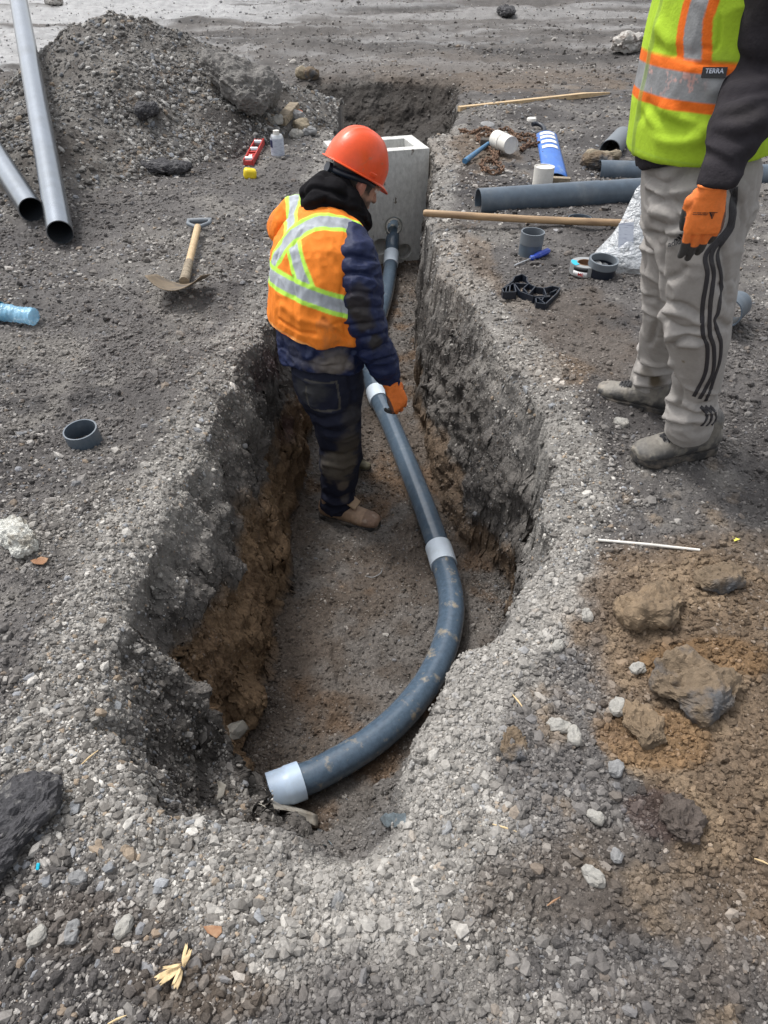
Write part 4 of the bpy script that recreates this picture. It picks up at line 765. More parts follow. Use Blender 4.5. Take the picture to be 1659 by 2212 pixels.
def fuse(name,bm,voxel,m,parent,fn=None,smooth=6,fac=.5):
    """closes the overlapping volumes in bm into ONE continuous surface, then fn(V,N)->(V,colour)"""
    bmesh.ops.recalc_face_normals(bm,faces=bm.faces[:]); me=bpy.data.meshes.new('t'); bm.to_mesh(me); bm.free(); o=bpy.data.objects.new('t',me); C.objects.link(o)
    r=o.modifiers.new('r','REMESH'); r.mode='VOXEL'; r.voxel_size=voxel; r.use_smooth_shade=True
    s=o.modifiers.new('s','SMOOTH'); s.iterations=smooth; s.factor=fac
    bpy.context.view_layer.update(); m2=bpy.data.meshes.new_from_object(o.evaluated_get(bpy.context.evaluated_depsgraph_get())); bpy.data.objects.remove(o); bpy.data.meshes.remove(me)
    m2.name=name; n=len(m2.vertices); V=np.zeros(n*3,np.float32); m2.vertices.foreach_get('co',V); V=V.reshape(-1,3); Nn=np.zeros(n*3,np.float32); m2.vertices.foreach_get('normal',Nn); Nn=Nn.reshape(-1,3)
    if fn:
        bv=BVHTree.FromPolygons([tuple(v) for v in V.tolist()],[tuple(p.vertices) for p in m2.polygons])
        V2,c=fn(V,Nn,bv); m2.vertices.foreach_set('co',np.ascontiguousarray(V2,np.float32).ravel()); a=m2.color_attributes.new('Col','FLOAT_COLOR','POINT'); c4=np.ones((n,4),np.float32); c4[:,:3]=np.clip(c,0,1); a.data.foreach_set('color',c4.ravel()); m2.update()
    m2.materials.clear(); m2.materials.append(m)
    for p in m2.polygons: p.use_smooth=True; p.material_index=0
    o=bpy.data.objects.new(name,m2); link(o,parent)
    if parent is not None: o.matrix_parent_inverse=parent.matrix_world.inverted()
    return o
def cast(bv,px,py):
    h_=bv.ray_cast(CO,ray(px,py).normalized()); return h_[0]
def trace(bv,pts,k=6):
    out=[]
    P=spline([Vector((a,b,0)) for a,b in pts],k) if len(pts)>2 else [Vector((pts[0][0],pts[0][1],0)).lerp(Vector((pts[1][0],pts[1][1],0)),t/k) for t in range(k+1)]
    for p in P:
        h_=cast(bv,p.x,p.y)
        if h_ is not None: out.append(h_)
    return out
def pld(V,pts):
    d=np.full(len(V),9.,np.float32)
    for a,b in zip(pts[:-1],pts[1:]):
        a=np.array(a[:],np.float32); b=np.array(b[:],np.float32); e=b-a; L=(e*e).sum()
        if L<1e-10: continue
        t=np.clip(((V-a)@e)/L,0,1); d=np.minimum(d,np.linalg.norm(V-a-t[:,None]*e,axis=1))
    return d
def mix3(c,m,k): k=np.clip(k,0,1)[:,None]; return c*(1-k)+np.array(m,np.float32)[None]*k
def groove(V,N,bv,lines,w,dep):
    for l in lines:
        p=trace(bv,l)
        if len(p)>1: V=V+N*(dep*np.exp(-(pld(V,p)/w)**2))[:,None]
    return V
def folds(V,N,amp,f,s,aniso=(1,1,1)):
    n=1-np.abs(vn(V[:,0]*f*aniso[0]+3,V[:,1]*f*aniso[1],V[:,2]*f*aniso[2],s)+.4*vn(V[:,0]*f*2.1,V[:,1]*f*2.1,V[:,2]*f*2.1*aniso[2],s+3))
    return V+N*((n-.7)*amp)[:,None]
def crease(V,N,amp,f,s,aniso=(1,1,1)):
    w=.35*vn(V[:,0]*f*.6,V[:,1]*f*.6,V[:,2]*f*.6,s+9); a,b,c=V[:,0]*f*aniso[0]+w,V[:,1]*f*aniso[1]+w,V[:,2]*f*aniso[2]-w
    n=np.clip(1-2.2*np.abs(vn(a,b,c,s)),0,1)**2*sst(-.3,.5,vn(V[:,0]*f*.4,V[:,1]*f*.4,V[:,2]*f*.4,s+4))
    return V+N*(n*amp)[:,None]
def limb(bm,L,side=None,n=20):
    """tapered limb with round ends through (point, radius[, radius2])"""
    for a,b in zip(L[:-1],L[1:]): add_capsule(bm,a[0],a[1],b[0],b[1],n=n)
def torso(bm,L,side):
    add_loft(bm,[(p,a,b) for p,a,b in L],side=side,n=40)
# ---------------------------------------------------------------- hand and boot builders
def hand(name,M,parent,curl,mirror=False,thumb=(.62,.70,-.30),sc=1.06,spread=.07,tint=(.86,.21,.035),cuffl=.035,wrapdark=True):
    """right hand: fingers +X, back +Z, thumb +Y; every finger its own bent chain rooted in the palm"""
    bm=bmesh.new(); my=-1 if mirror else 1
    def T(p): p=Vector(p)*sc; p.y*=my; return p
    add_loft(bm,[(T((-cuffl,0,0)),.034*sc,.026*sc),(T((0,0,0)),.031*sc,.024*sc),(T((.02,0,-.001)),.036*sc,.021*sc),(T((.05,0,-.001)),.043*sc,.019*sc),(T((.08,0,0)),.0445*sc,.0165*sc),(T((.097,0,0)),.042*sc,.012*sc)],side=(0,1,0),n=24)
    add_capsule(bm,T((.015,.022,-.010)),.017*sc,T((.05,.034,-.012)),.013*sc)
    tips=[]
    for k,(yb,ln,xb) in enumerate(((.0315,.070,.088),(.0108,.078,.094),(-.0108,.072,.091),(-.031,.056,.082))):
        p=Vector((xb,yb,0)); an=0; pts=[p.copy()]; r=.0108 if k<3 else .0095; cu=curl[k] if isinstance(curl,(list,tuple)) else curl
        lat=yb/.031*spread
        for j,fr in enumerate((.42,.32,.26)):
            an+=cu*(1,1.15,.8)[j]; p=p+Vector((math.cos(an)*math.cos(lat),math.sin(lat),-math.sin(an)))*ln*fr; pts.append(p.copy())
        for j in range(3): add_capsule(bm,T(pts[j]),r*(1-.07*j)*sc,T(pts[j+1]),r*(1-.07*(j+1))*sc,n=12)
        tips.append((pts[0].lerp(pts[1],.75),pts[1],pts[2],pts[3]))
    tb=Vector((.028,.036,-.010)); td=Vector(thumb).normalized(); t1=tb+td*.034; td2=(td+Vector((.35,-.15,-.1))).normalized(); t2=t1+td2*.030
    add_capsule(bm,T(tb),.0155*sc,T(t1),.0125*sc,n=12); add_capsule(bm,T(t1),.0125*sc,T(t2),.0105*sc,n=12)
    Mi=M.inverted()
    def fn(V,N,bv):
        c=np.tile(np.array(tint,np.float32),(len(V),1)); q=V/sc; q=q*np.array((1,my,1)); nz=N[:,2]
        dark=np.zeros(len(V))
        for a,b,c_,d_ in tips: 
            e_=b.lerp(c_,.35); dd=pld(q,[e_,c_,d_]); dark=np.maximum(dark,(dd<.0135)*1.0)
        dark=np.maximum(dark,(pld(q,[tb.lerp(t1,.8),t1,t2])<.0155)*1.0)
        dark=np.maximum(dark,sst(.10,-.15,nz)*(q[:,0]>.008)); dark=np.maximum(dark,(q[:,1]<-.036)*(q[:,0]>.02)*.9)
        c=mix3(c,(.05,.048,.047),dark); c=mix3(c,(.42,.11,.03),(1-dark)*sst(.1,.9,fbm(q[:,0],q[:,1],q[:,2],f=28,o=4,s=5))*.35)
        V=V+N*(.0012*np.sin(q[:,0]*700)*((q[:,0]<-.002)))[:,None]
        V=folds(V,N,.0022,45,7)
        A=np.array(M,np.float32); return V@A[:3,:3].T+A[:3,3],c
    return fuse(name,bm,.0026,M_glove,parent,fn,smooth=3)
def boot(heel,toe,parent,style,zoff=0):
    """heel and toe are ground points of the sole"""
    h_=Vector(heel); t_=Vector(toe); d=(t_-h_); d.z=0; L=d.length; s=L/.30; d.normalize(); M=basis(d,Vector((-d.y,d.x,0)),h_+d*.09*s+Vector((0,0,zoff)))
    A=np.array(M,np.float32); bm=bmesh.new()
    add_loft(bm,[(Vector((x,0,z))*s,a*s,b*s) for x,z,a,b in ((-.088,.050,.018,.022),(-.080,.052,.030,.037),(-.055,.056,.037,.046),(0,.060,.039,.050),(.05,.056,.042,.046),(.09,.050,.047,.040),(.13,.045,.051,.034),(.165,.042,.050,.030),(.190,.038,.040,.026),(.204,.034,.022,.018))],side=(0,1,0),n=28)
    add_capsule(bm,Vector((-.028,0,.06))*s,.046*s,Vector((-.030,0,.125))*s,.046*s); add_capsule(bm,Vector((.0,0,.08))*s,.040*s,Vector((.06,0,.062))*s,.03*s)
    def fn(V,N,bv):
        q=V/s; n1=fbm(q[:,0],q[:,1],q[:,2],f=14,o=5,s=int(abs(h_.x*100))); n2=fbm(q[:,0],q[:,1],q[:,2],f=45,o=3,s=9)
        if style=='tan': c=np.tile(np.array((.33,.22,.145),np.float32),(len(V),1)); c=mix3(c,(.20,.125,.085),sst(.132,.14,q[:,0])*.9); c=mix3(c,(.42,.34,.27),sst(.5,.9,n1+.3*n2)*.5); c=mix3(c,(.14,.10,.075),sst(.2,.9,-n1)*.5)
        elif style=='olive': c=np.tile(np.array((.13,.115,.07),np.float32),(len(V),1)); c=mix3(c,(.07,.06,.04),sst(.1,.9,n1)*.6)
        elif False: pass
        else: c=np.tile(np.array((.195,.18,.155),np.float32),(len(V),1)); c=mix3(c,(.40,.345,.27),sst(-.2,.7,n1+.3*n2)*.7*sst(.06,.12,q[:,0])); c=mix3(c,(.05,.05,.052),sst(-.15,.3,-n1+.35*n2)*.95*sst(.085,.04,q[:,2])); c=mix3(c,(.075,.07,.065),sst(.2,.7,n2+n1*.5)*.6); c=mix3(c,(.10,.10,.105),sst(.1,.6,n1-.2*n2)*.5)
        if style=='grey': c=mix3(c,(.04,.04,.042),(np.abs(q[:,1])<.023)*sst(.066,.074,q[:,0])*sst(.124,.116,q[:,0])*(N[:,2]>.35)*.85)
        V=V+N*(-.0022*np.exp(-((q[:,0]-.078)/.003)**2)*(q[:,2]<.09)-.0018*np.exp(-((q[:,0]+.01+.35*q[:,2]-.02)/.003)**2)-.0016*np.exp(-((q[:,0]-.136)/.0025)**2))[:,None]+N*(.0007*n2)[:,None]
        return V@A[:3,:3].T+A[:3,3],c
    o=fuse('boot',bm,.0036,M_leather,parent,fn,smooth=4)
    bm=bmesh.new(); out=[]
    for k in range(44):
        a=2*math.pi*k/44; x=.058+.150*math.cos(a); hw=np.interp(x,(-.092,-.07,-.02,.03,.09,.14,.18,.208),(.0,.034,.042,.040,.050,.054,.046,0)) ; x=.058+.150*math.copysign(abs(math.cos(a))**.8,math.cos(a)); hw=float(np.interp(x,(-.092,-.08,-.02,.03,.09,.14,.18,.202,.208),(.014,.030,.042,.040,.050,.055,.047,.026,.012)))
        out.append((x,math.copysign(hw,math.sin(a))))
    lay=[]
    for z,gx in ((0,.97),(.004,1.0),(.018,1.0),(.024,.985),(.026,.9)): lay.append([bm.verts.new((M@Vector((x*gx*s,y*gx*s,(z+(.012*max(0,(x-.14)/.06)) )*s)))) for x,y in out])
    for a,b in zip(lay[:-1],lay[1:]):
        for k in range(44): bm.faces.new((a[k],a[(k+1)%44],b[(k+1)%44],b[k]))
    bm.faces.new(list(reversed(lay[0]))); bm.faces.new(lay[-1]); bobj('sole',bm,M_rubber,o)
    o['boot_s']=s; del o['boot_s']
    return o,M,s
# ---------------------------------------------------------------- hard hat
def hardhat(c,F,U,parent,m=None):
    F=Vector(F).normalized(); U=(Vector(U)-F*Vector(U).dot(F)).normalized(); Lf=U.cross(F); M=Matrix((F,Lf,U)).transposed().to_4x4(); M.translation=c
    bm=bmesh.new(); nt_,np_=72,26; rows=[]
    for j in range(np_+4):
        row=[]
        for i in range(nt_):
            a=2*math.pi*i/nt_; ca,sa=math.cos(a),math.sin(a); fr=max(0,ca)**3
            if j<4:
                k=(4-j)/4; ext=.010+.030*fr; x=ca*(.128+ext*k); y=sa*(.108+(.010+.008*fr)*k); z=-.004*k-.016*fr*k+(.004 if j==0 else 0)*0
            else:
                t=(j-4)/(np_-1)*math.pi/2*.985; cz=math.cos(t)**.86; sz=math.sin(t)**.95; x=ca*.128*cz-.004*sz; y=sa*.108*cz; z=.148*sz
                rg=sum(math.exp(-((y-q)/.0055)**2) for q in (0,.024,-.024))*.0035*sst(.35,.7,np.array([t]))[0]*(1 if abs(ca)<2 else 0); z+=float(rg)
                x+=.004*math.exp(-((t-.35)/.2)**2)*ca*(ca>.5)
            row.append(bm.verts.new(M@Vector((x,y,z))))
        rows.append(row)
    for a,b in zip(rows[:-1],rows[1:]):
        for i in range(nt_): bm.faces.new((a[i],a[(i+1)%nt_],b[(i+1)%nt_],b[i]))
    bm.faces.new(rows[-1])
    h=bobj('hard_hat',bm,m or M_helmet,parent); md=h.modifiers.new('t','SOLIDIFY'); md.thickness=.004; md.offset=-1
    for sg in (-1,1):
        bm=bmesh.new(); add_box(bm,M@Vector((.02,sg*.1075,.016)),.032,.008,.014,M.to_3x3()@Matrix.Rotation(-sg*.25,3,'X')); bobj('slot_cover',bm,m or M_helmet,h,bev=.003)
    bm=bmesh.new(); prev=None
    pts=[M@Vector((.098*math.cos(a),.086*math.sin(a),-.014-.022*(math.cos(a)<.2)*(.2-math.cos(a))/1.2)) for a in np.linspace(0,2*math.pi,41)]
    up=M.to_3x3()@Vector((0,0,1)); 
    for a in pts: 
        r_=[bm.verts.new(a+up*.011),bm.verts.new(a-up*.011)]
        if prev: bm.faces.new((prev[0],r_[0],r_[1],prev[1]))
        prev=r_
    hb=bobj('headband',bm,M_black,h); md=hb.modifiers.new('t','SOLIDIFY'); md.thickness=.003
    bm=bmesh.new(); kx=M@Vector((-.102,0,-.038)); add_loft(bm,[(kx+(M.to_3x3()@Vector((.006,0,0))),.022,.022),(kx-(M.to_3x3()@Vector((.010,0,0))),.02,.02)],n=20); bobj('ratchet_knob',bm,M_black,h)
    return h,M
# ================================================================ the worker in the trench
f50=Vector((.766,.643,0)); r50=Vector((.643,-.766,0))
wk=empty('person',gz(755,1120,-.85),'worker in orange hard hat and orange vest standing in the trench beside the pipe','person')
# body under the clothes: one continuous surface
HF=Vector((.883*.86,.469*.86,-.51)).normalized(); HU=Vector((.883*.5,.469*.5,.866)); HU=(HU-HF*HU.dot(HF)).normalized(); HL=HU.cross(HF)
hc=at(766,392,2.935)
def head_into(bm,c,F,U,Lv):
    B=Matrix((F,Lv,U)).transposed(); add_ell(bm,c+U*.02-F*.012,.097,.076,.098,B); add_ell(bm,c+F*.045-U*.035,.050,.058,.072,B); add_ell(bm,c+F*.060-U*.085,.028,.036,.025,B)
    add_capsule(bm,c+F*.092+U*.010,.009,c+F*.112-U*.028,.013); add_ell(bm,c+F*.098-U*.028,.010,.018,.010,B); add_capsule(bm,c+F*.090-U*.060+Lv*.018,.008,c+F*.090-U*.060-Lv*.018,.008)
    for s in (-1,1):
        add_ell(bm,c-F*.006+Lv*s*.079-U*.012,.021,.009,.034,B@Matrix.Rotation(-.25*s,3,'Z')); add_ell(bm,c-F*.010+Lv*s*.086-U*.002,.016,.006,.022,B@Matrix.Rotation(-.5*s,3,'Z'))
        add_capsule(bm,c+F*.086+U*.022+Lv*s*.042,.010,c+F*.094+U*.024+Lv*s*.014,.009); add_ell(bm,c+F*.078+U*.004+Lv*s*.032,.016,.014,.011,B)
bm=bmesh.new(); head_into(bm,hc,HF,HU,HL)
nk=at(722,448,2.85); limb(bm,[(nk,.062),(hc-HF*.02-HU*.06,.058)])
torso(bm,[(at(694,780,2.66),.15,.11),(at(698,660,2.70),.155,.115),(at(700,560,2.75),.165,.12),(at(705,490,2.80),.15,.09),(nk,.055,.055)],r50)
ARM=[(at(768,556,2.63),.052),(at(786,690,2.56),.042),(at(838,822,2.595),.028)]
ARML=[(at(626,478,2.97),.052),(at(650,575,3.06),.042),(at(728,628,3.10),.028)]
limb(bm,[(at(705,500,2.80),.07)]+ARM); limb(bm,[(at(705,500,2.80),.07)]+ARML)
limb(bm,[(at(708,800,2.66),.10),(at(732,930,2.62),.062),(at(728,1095,2.645),.042)]); limb(bm,[(at(720,800,2.72),.10),(at(742,920,2.95),.062),(at(758,990,3.09),.042)])
def skinfn(c0,F,U,Lv,beard=True,bald=False):
    def fn(V,N,bv):
        q=V-np.array(c0[:]); x=q@np.array(F[:]); y=q@np.array(Lv[:]); z=q@np.array(U[:])
        c=np.tile(np.array((.46,.26,.185),np.float32),(len(V),1)); n=fbm(V[:,0],V[:,1],V[:,2],f=60,o=3,s=5)
        ear=(np.abs(y)>.074)*(np.abs(x+.008)<.028)*(np.abs(z+.01)<.05); c=mix3(c,(.50,.20,.15),ear*.8)
        hair=sst(-.03,.0,z+.25*x*0-.012*n+(x<.02)*.012-(x>.05)*.07)*(1-ear); hair=np.maximum(hair,sst(.01,-.02,x)*sst(-.075,-.03,z+.008*n)*.85*(1-ear))
        c=mix3(c,(.030,.022,.018),hair)
        if beard: c=mix3(c,(.045,.03,.025),sst(-.02,-.045,z+.006*n)*sst(.018,.035,x)*.85*(1-(x>.085)*(np.abs(z+.06)<.01)))
        for s in (-1,1):
            e=np.sqrt((x-.086)**2+(y-s*.032)**2+(z-.006)**2); c=mix3(c,(.75,.72,.70),(e<.017)*(np.abs(z-.006)<.006)); c=mix3(c,(.02,.015,.01),(np.sqrt((y-s*.032)**2+(z-.006)**2)<.0055)*(x>.07))
        c=mix3(c,(.36,.13,.11),(np.abs(z+.060)<.008)*(np.abs(y)<.025)*(x>.08)*.7)
        return V,c
    return fn
fuse('body',bm,.0055,M_skin,wk,skinfn(hc,HF,HU,HL),smooth=3)
hh_,HM=hardhat(at(765,369,2.93)+HU*.004,HF,HU,wk)
# trousers
bm=bmesh.new(); torso(bm,[(at(698,745,2.67),.155,.135),(at(704,790,2.66),.165,.145),(at(712,840,2.66),.155,.14),(at(718,875,2.66),.13,.12)],r50)
limb(bm,[(at(712,850,2.63),.118),(at(728,900,2.62),.105),(at(735,960,2.62),.094),(at(735,1010,2.625),.088),(at(729,1060,2.635),.077)],n=24); add_loft(bm,[(at(730,1045,2.632),.078,.078),(at(728,1075,2.64),.077,.08),(at(727,1092,2.643),.080,.084)],n=28)
limb(bm,[(at(720,840,2.72),.12),(at(736,905,2.86),.095),(at(743,950,2.97),.085),(at(752,985,3.05),.075),(at(757,995,3.08),.072)],n=24)
def trf(V,N,bv):
    V0=V; c=np.tile(np.array((.012,.014,.028),np.float32),(len(V),1)); n1=fbm(V[:,0],V[:,1],V[:,2],f=9,o=5,s=21); n2=fbm(V[:,0]*.8,V[:,1],V[:,2]*2.5,f=30,o=3,s=25)
    def blot(px,py,r,col_,a):
        nonlocal c
        h_=cast(bv,px,py)
        if h_ is None: return
        d=np.linalg.norm(V0-np.array(h_[:]),axis=1)/r; c=mix3(c,col_,sst(1.15,.5,d+.55*n1+.2*n2)*a)
    for a in ((742,1010,.10,(.10,.083,.06),.8),(705,1005,.07,(.13,.115,.095),.6),(752,960,.07,(.075,.062,.045),.7),(760,905,.05,(.06,.055,.05),.5),(695,850,.07,(.05,.05,.052),.8),(740,1050,.03,(.16,.13,.10),.7),(745,1075,.03,(.14,.12,.10),.5),(655,840,.05,(.05,.05,.05),.6)): blot(*a)
    c=mix3(c,(.035,.036,.046),sst(.4,.9,n2)*.3)
    for l in ([(660,820),(700,828),(727,824)],[(727,824),(733,860),(734,884)],[(662,835),(664,862),(672,880)],[(672,880),(700,888),(734,884)]):
        p=trace(bv,l)
        if len(p)>1: d=pld(V0,p); c=mix3(c,(.12,.11,.09),(d<.004)*.6); V=V+N*(-.003*np.exp(-(d/.005)**2))[:,None]
    V=groove(V,N,bv,([(665,890),(700,905),(760,885)],[(680,915),(720,935),(775,915)],[(755,815),(762,850),(760,880)],[(690,975),(730,985),(770,975)],[(700,1065),(730,1078),(760,1065)],[(695,1085),(725,1098),(758,1088)]),.013,-.009)
    V=groove(V,N,bv,([(668,905),(705,920),(765,900)],[(692,1000),(735,1010),(770,1000)],[(697,1075),(728,1088),(760,1077)]),.014,.008)
    V=crease(V,N,.009,13,32,(1,1,1.5)); return folds(V,N,.010,9,31,(1,1,.8)),c
fuse('trousers',bm,.0055,M_cloth,wk,trf)
# jacket
bm=bmesh.new(); torso(bm,[(at(692,792,2.655),.193,.152),(at(693,775,2.665),.20,.162),(at(694,740,2.68),.205,.165),(at(698,660,2.70),.21,.172),(at(700,580,2.735),.212,.172),(at(700,520,2.78),.19,.150),(at(704,478,2.81),.13,.10),(at(712,455,2.84),.08,.08)],r50)
limb(bm,[(at(752,520,2.70),.075),(at(769,560,2.625),.084),(at(777,620,2.58),.085),(at(787,690,2.555),.081),(at(806,745,2.56),.075),(at(825,785,2.575),.066),(at(836,808,2.588),.055)],n=24); limb(bm,[(at(834,806,2.588),.05),(at(842,822,2.60),.043)])
limb(bm,[(at(660,490,2.90),.075),(at(630,492,2.965),.078),(at(650,575,3.04),.078),(at(690,610,3.08),.07),(at(728,626,3.10),.05)],n=24)
def jkf(V,N,bv):
    V0=V; c=np.tile(np.array((.011,.018,.060),np.float32),(len(V),1)); n1=fbm(V[:,0],V[:,1],V[:,2],f=10,o=5,s=41); n2=fbm(V[:,0],V[:,1],V[:,2],f=34,o=3,s=43)
    def blot(px,py,r,col_,a,k=1):
        nonlocal c
        h_=cast(bv,px,py)
        if h_ is None: return
        d=np.linalg.norm((V0-np.array(h_[:]))*np.array((1,1,k)),axis=1)/r; c=mix3(c,col_,sst(1.1,.5,d+.5*n1+.2*n2)*a)
    blot(700,785,.10,(.12,.105,.095),.75,1.6); blot(725,795,.06,(.20,.17,.14),.5,1.6); blot(640,770,.06,(.08,.08,.10),.4)
    for a in ((792,700,.055,(.028,.024,.022),.9),(808,735,.04,(.03,.026,.022),.9),(775,650,.05,(.035,.03,.03),.7),(780,670,.05,(.03,.026,.025),.7)): blot(*a)
    c=mix3(c,(.07,.09,.17),sst(.75,1.1,n2+.2*n1)*.35); c=mix3(c,(.012,.008,.014),pld(V0,[at(748,505,2.6),at(735,540,2.58),at(732,575,2.55)])<.0)
    Q=([(712,598),(745,592),(780,590),(822,600)],[(722,640),(770,631),(826,640)],[(730,672),(775,666),(830,664)],[(738,705),(790,699),(840,690)],[(748,736),(800,728),(850,712)],[(762,764),(810,755),(856,738)],[(782,792),(822,780),(866,762)],[(725,560),(760,552),(815,562)])
    V=groove(V,N,bv,Q,.008,-.008)
    Q2=([(718,618),(770,610),(822,618)],[(728,656),(775,650),(826,652)],[(735,690),(785,683),(835,678)],[(744,720),(795,714),(844,702)],[(756,750),(805,742),(852,726)],[(715,575),(760,572),(818,580)])
    V=groove(V,N,bv,Q2[::2],.016,.004); V=folds(V,N,.010,18,49,(.7,1,1.5))
    # stand-up seams
    V=groove(V,N,bv,([(598,745),(640,775),(700,790),(760,785)],),.006,-.005)
    V=groove(V,N,bv,([(630,740),(640,770)],[(680,760),(672,800)],[(760,760),(745,800)]),.012,-.008)
    return folds(V,N,.013,11,47,(1,1,1.4)),c
fuse('jacket',bm,.005,M_nylon,wk,jkf,smooth=5)
# hood of the sweatshirt under the jacket
bm=bmesh.new()
for px,py,D,r in ((690,425,2.80,.060),(722,418,2.815,.060),(748,432,2.82,.055),(684,440,2.80,.058),(715,448,2.79,.060),(750,455,2.80,.052),(690,398,2.83,.036),(668,440,2.82,.036),(775,470,2.82,.040),(790,482,2.84,.030)): add_ell(bm,at(px,py,D),r,r,r)
add_capsule(bm,at(665,418,2.84),.034,at(700,388,2.86),.034); add_capsule(bm,at(700,388,2.86),.032,at(745,400,2.84),.03); add_capsule(bm,at(745,402,2.84),.03,at(790,470,2.85),.026); add_capsule(bm,at(785,470,2.86),.03,at(785,490,3.0),.03)
def hdf(V,N,bv):
    c=np.tile(np.array((.0075,.007,.0085),np.float32),(len(V),1))
    V=groove(V,N,bv,([(652,425),(672,405),(705,410),(745,425)],[(700,440),(740,452),(785,458)],[(760,460),(785,472),(795,490)]),.010,-.012); V=groove(V,N,bv,([(660,440),(700,425),(740,438)],[(670,460),(720,466),(770,468)]),.014,.008)
    return folds(V,N,.008,14,51),c
fuse('hood',bm,.005,M_fleece,wk,hdf,smooth=8)
# vest
bm=bmesh.new(); torso(bm,[(at(690,700,2.69),.232,.190),(at(690,692,2.69),.234,.194),(at(694,660,2.70),.232,.196),(at(698,600,2.73),.234,.197),(at(699,550,2.76),.228,.188),(at(700,510,2.79),.200,.160),(at(703,480,2.81),.16,.125),(at(706,466,2.825),.11,.09)],r50)
limb(bm,[(at(700,492,2.81),.09),(at(640,468,2.945),.082),(at(615,490,2.955),.074)]); limb(bm,[(at(710,490,2.80),.085),(at(752,512,2.72),.070)])
def vsf(V,N,bv):
    V0=V; c=np.tile(np.array((.88,.235,.022),np.float32),(len(V),1)); LIME=(.50,.86,.10); GR=(.40,.43,.47); n1=fbm(V[:,0],V[:,1],V[:,2],f=9,o=4,s=61); n2=fbm(V[:,0],V[:,1],V[:,2]*.3,f=60,o=3,s=65)
    c=mix3(c,(.60,.15,.03),sst(.35,1,n1)*.3)
    grey=np.array(GR,np.float32)*(1+.18*n2[:,None])
    def comp(d,wt,wg):
        nonlocal c
        c=mix3(c,LIME,sst(wt+.0015,wt-.0015,d)); k=sst(wg+.0015,wg-.0015,d)[:,None]; c=c*(1-k)+grey*k
    b=trace(bv,[(637,415),(632,440),(627,470),(627,500),(632,530),(640,565),(650,595),(662,625)]); comp(pld(V0,b),.037,.021)
    a=trace(bv,[(775,494),(748,482),(701,478),(664,487),(636,503),(610,532),(594,560),(586,580)]); comp(pld(V0,a),.040,.023)
    ft=[cast(bv,*q) for q in ((584,592),(602,606),(636,625),(675,643),(720,656),(817,632))]; ft=np.array([h_[:] for h_ in ft if h_ is not None]); cc=ft.mean(0); nn=np.linalg.svd(ft-cc)[2][2]; nn*=np.sign(nn[2]) if nn[2] else 1
    if nn[2]<.8: nn=np.array((0,0,1.))
    comp(np.abs((V0-cc)@nn),.040,.023)
    e=trace(bv,[(786,500),(803,530),(812,560),(818,600)]); 
    if len(e)>1: c=mix3(c,LIME,pld(V0,e)<.012)
    hem=(V0-cc)@nn; c=mix3(c,(1.0,.42,.12),sst(.012,.004,np.abs(hem-hem.min()-.010)))
    # creases
    V=groove(V,N,bv,([(608,520),(596,560)],[(650,500),(632,530)],[(700,690),(730,720),(755,735)],[(600,690),(640,715),(680,722)],[(745,600),(735,640),(742,680)],[(720,700),(745,700),(755,740)],[(632,600),(634,640)]),.008,-.006)
    V=groove(V,N,bv,([(690,560),(700,610),(735,650)],[(610,660),(650,690),(720,705)],[(715,540),(725,580),(742,620)],[(600,480),(595,520)]),.016,.006)
    zt=np.array([(at(690,700,2.5)-at(690,730,2.5)).length])[0]
    V=V+N*(.006*np.sin(V0[:,0]*38+V0[:,1]*30)*sst(.16,.0,hem-hem.min()))[:,None]
    V=folds(V,N,.006,22,68,(1,1,.7)); c=mix3(c,(.25,.14,.06),sst(.5,1.1,n1+.35*n2)*.35); V=crease(V,N,-.008,11,69,(1,1,.8)); return folds(V,N,.009,8,67,(1,1,.5)),c
fuse('vest',bm,.0042,M_mesh,wk,vsf,smooth=6)
hd=Vector((.32,.02,-.95)).normalized(); hn=Vector((.62,-.70,.30)); hn=(hn-hd*hn.dot(hd)).normalized(); Mh=basis(hd,hn.cross(hd),at(846,832,2.585)); hand('glove',Mh,wk,[.50,.56,.60,.66],sc=1.14,thumb=(.8,.45,-.45),spread=.03)
Mh=basis(Vector((.7,.2,-.5)),Vector((-.2,.9,.1)),at(728,628,3.10)); hand('glove',Mh,wk,.5,mirror=True)
b1_,BM,bs=boot(gz(692,1112,-.845),gz(822,1143,-.845),wk,'tan'); boot(gz(738,1000,-.845),gz(793,1017,-.845)+Vector((.02,0,0)),wk,'olive')
bm=bmesh.new(); q=BM@(Vector((.070,.0,.128))*bs); add_box(bm,q,.075*bs,.058*bs,.012,BM.to_3x3()@Matrix.Rotation(R(35),3,'Y')@Matrix.Rotation(R(12),3,'X')); bobj('boot_tongue',bm,mat('tan_tongue',(.36,.25,.16),.7,var=.12,vscale=20),b1_,bev=.005)
# ================================================================ the standing man
mn=empty('person',gz(1500,960,0),'standing man in lime vest and grey striped trousers, cut off by the top edge','person')
fM=Vector((-.993,-.12,0)); sM=Vector((-.12,.993,0))*-1      # facing, and his left side towards the camera
mc=at(1535,130,1.97); mx_,my_=mc.x,1.97
HF2=Vector((-.90,-.30,-.32)).normalized(); HU2=Vector((0,0,1)); HU2=(HU2-HF2*HU2.dot(HF2)).normalized(); HL2=HU2.cross(HF2); hc2=Vector((mx_-.035,my_-.02,1.645))
SHL=Vector((mx_+.02,my_-.195,1.395)); SHR=Vector((mx_+.0,my_+.19,1.395)); EL=at(1646,165,1.80); WR=at(1549,384,1.64); ELR=Vector((mx_+.05,my_+.25,1.12)); WRR=Vector((mx_+.10,my_+.2,.90))
bm=bmesh.new(); head_into(bm,hc2,HF2,HU2,HL2); limb(bm,[(Vector((mx_,my_,1.50)),.06),(hc2-HF2*.02-HU2*.06,.056)])
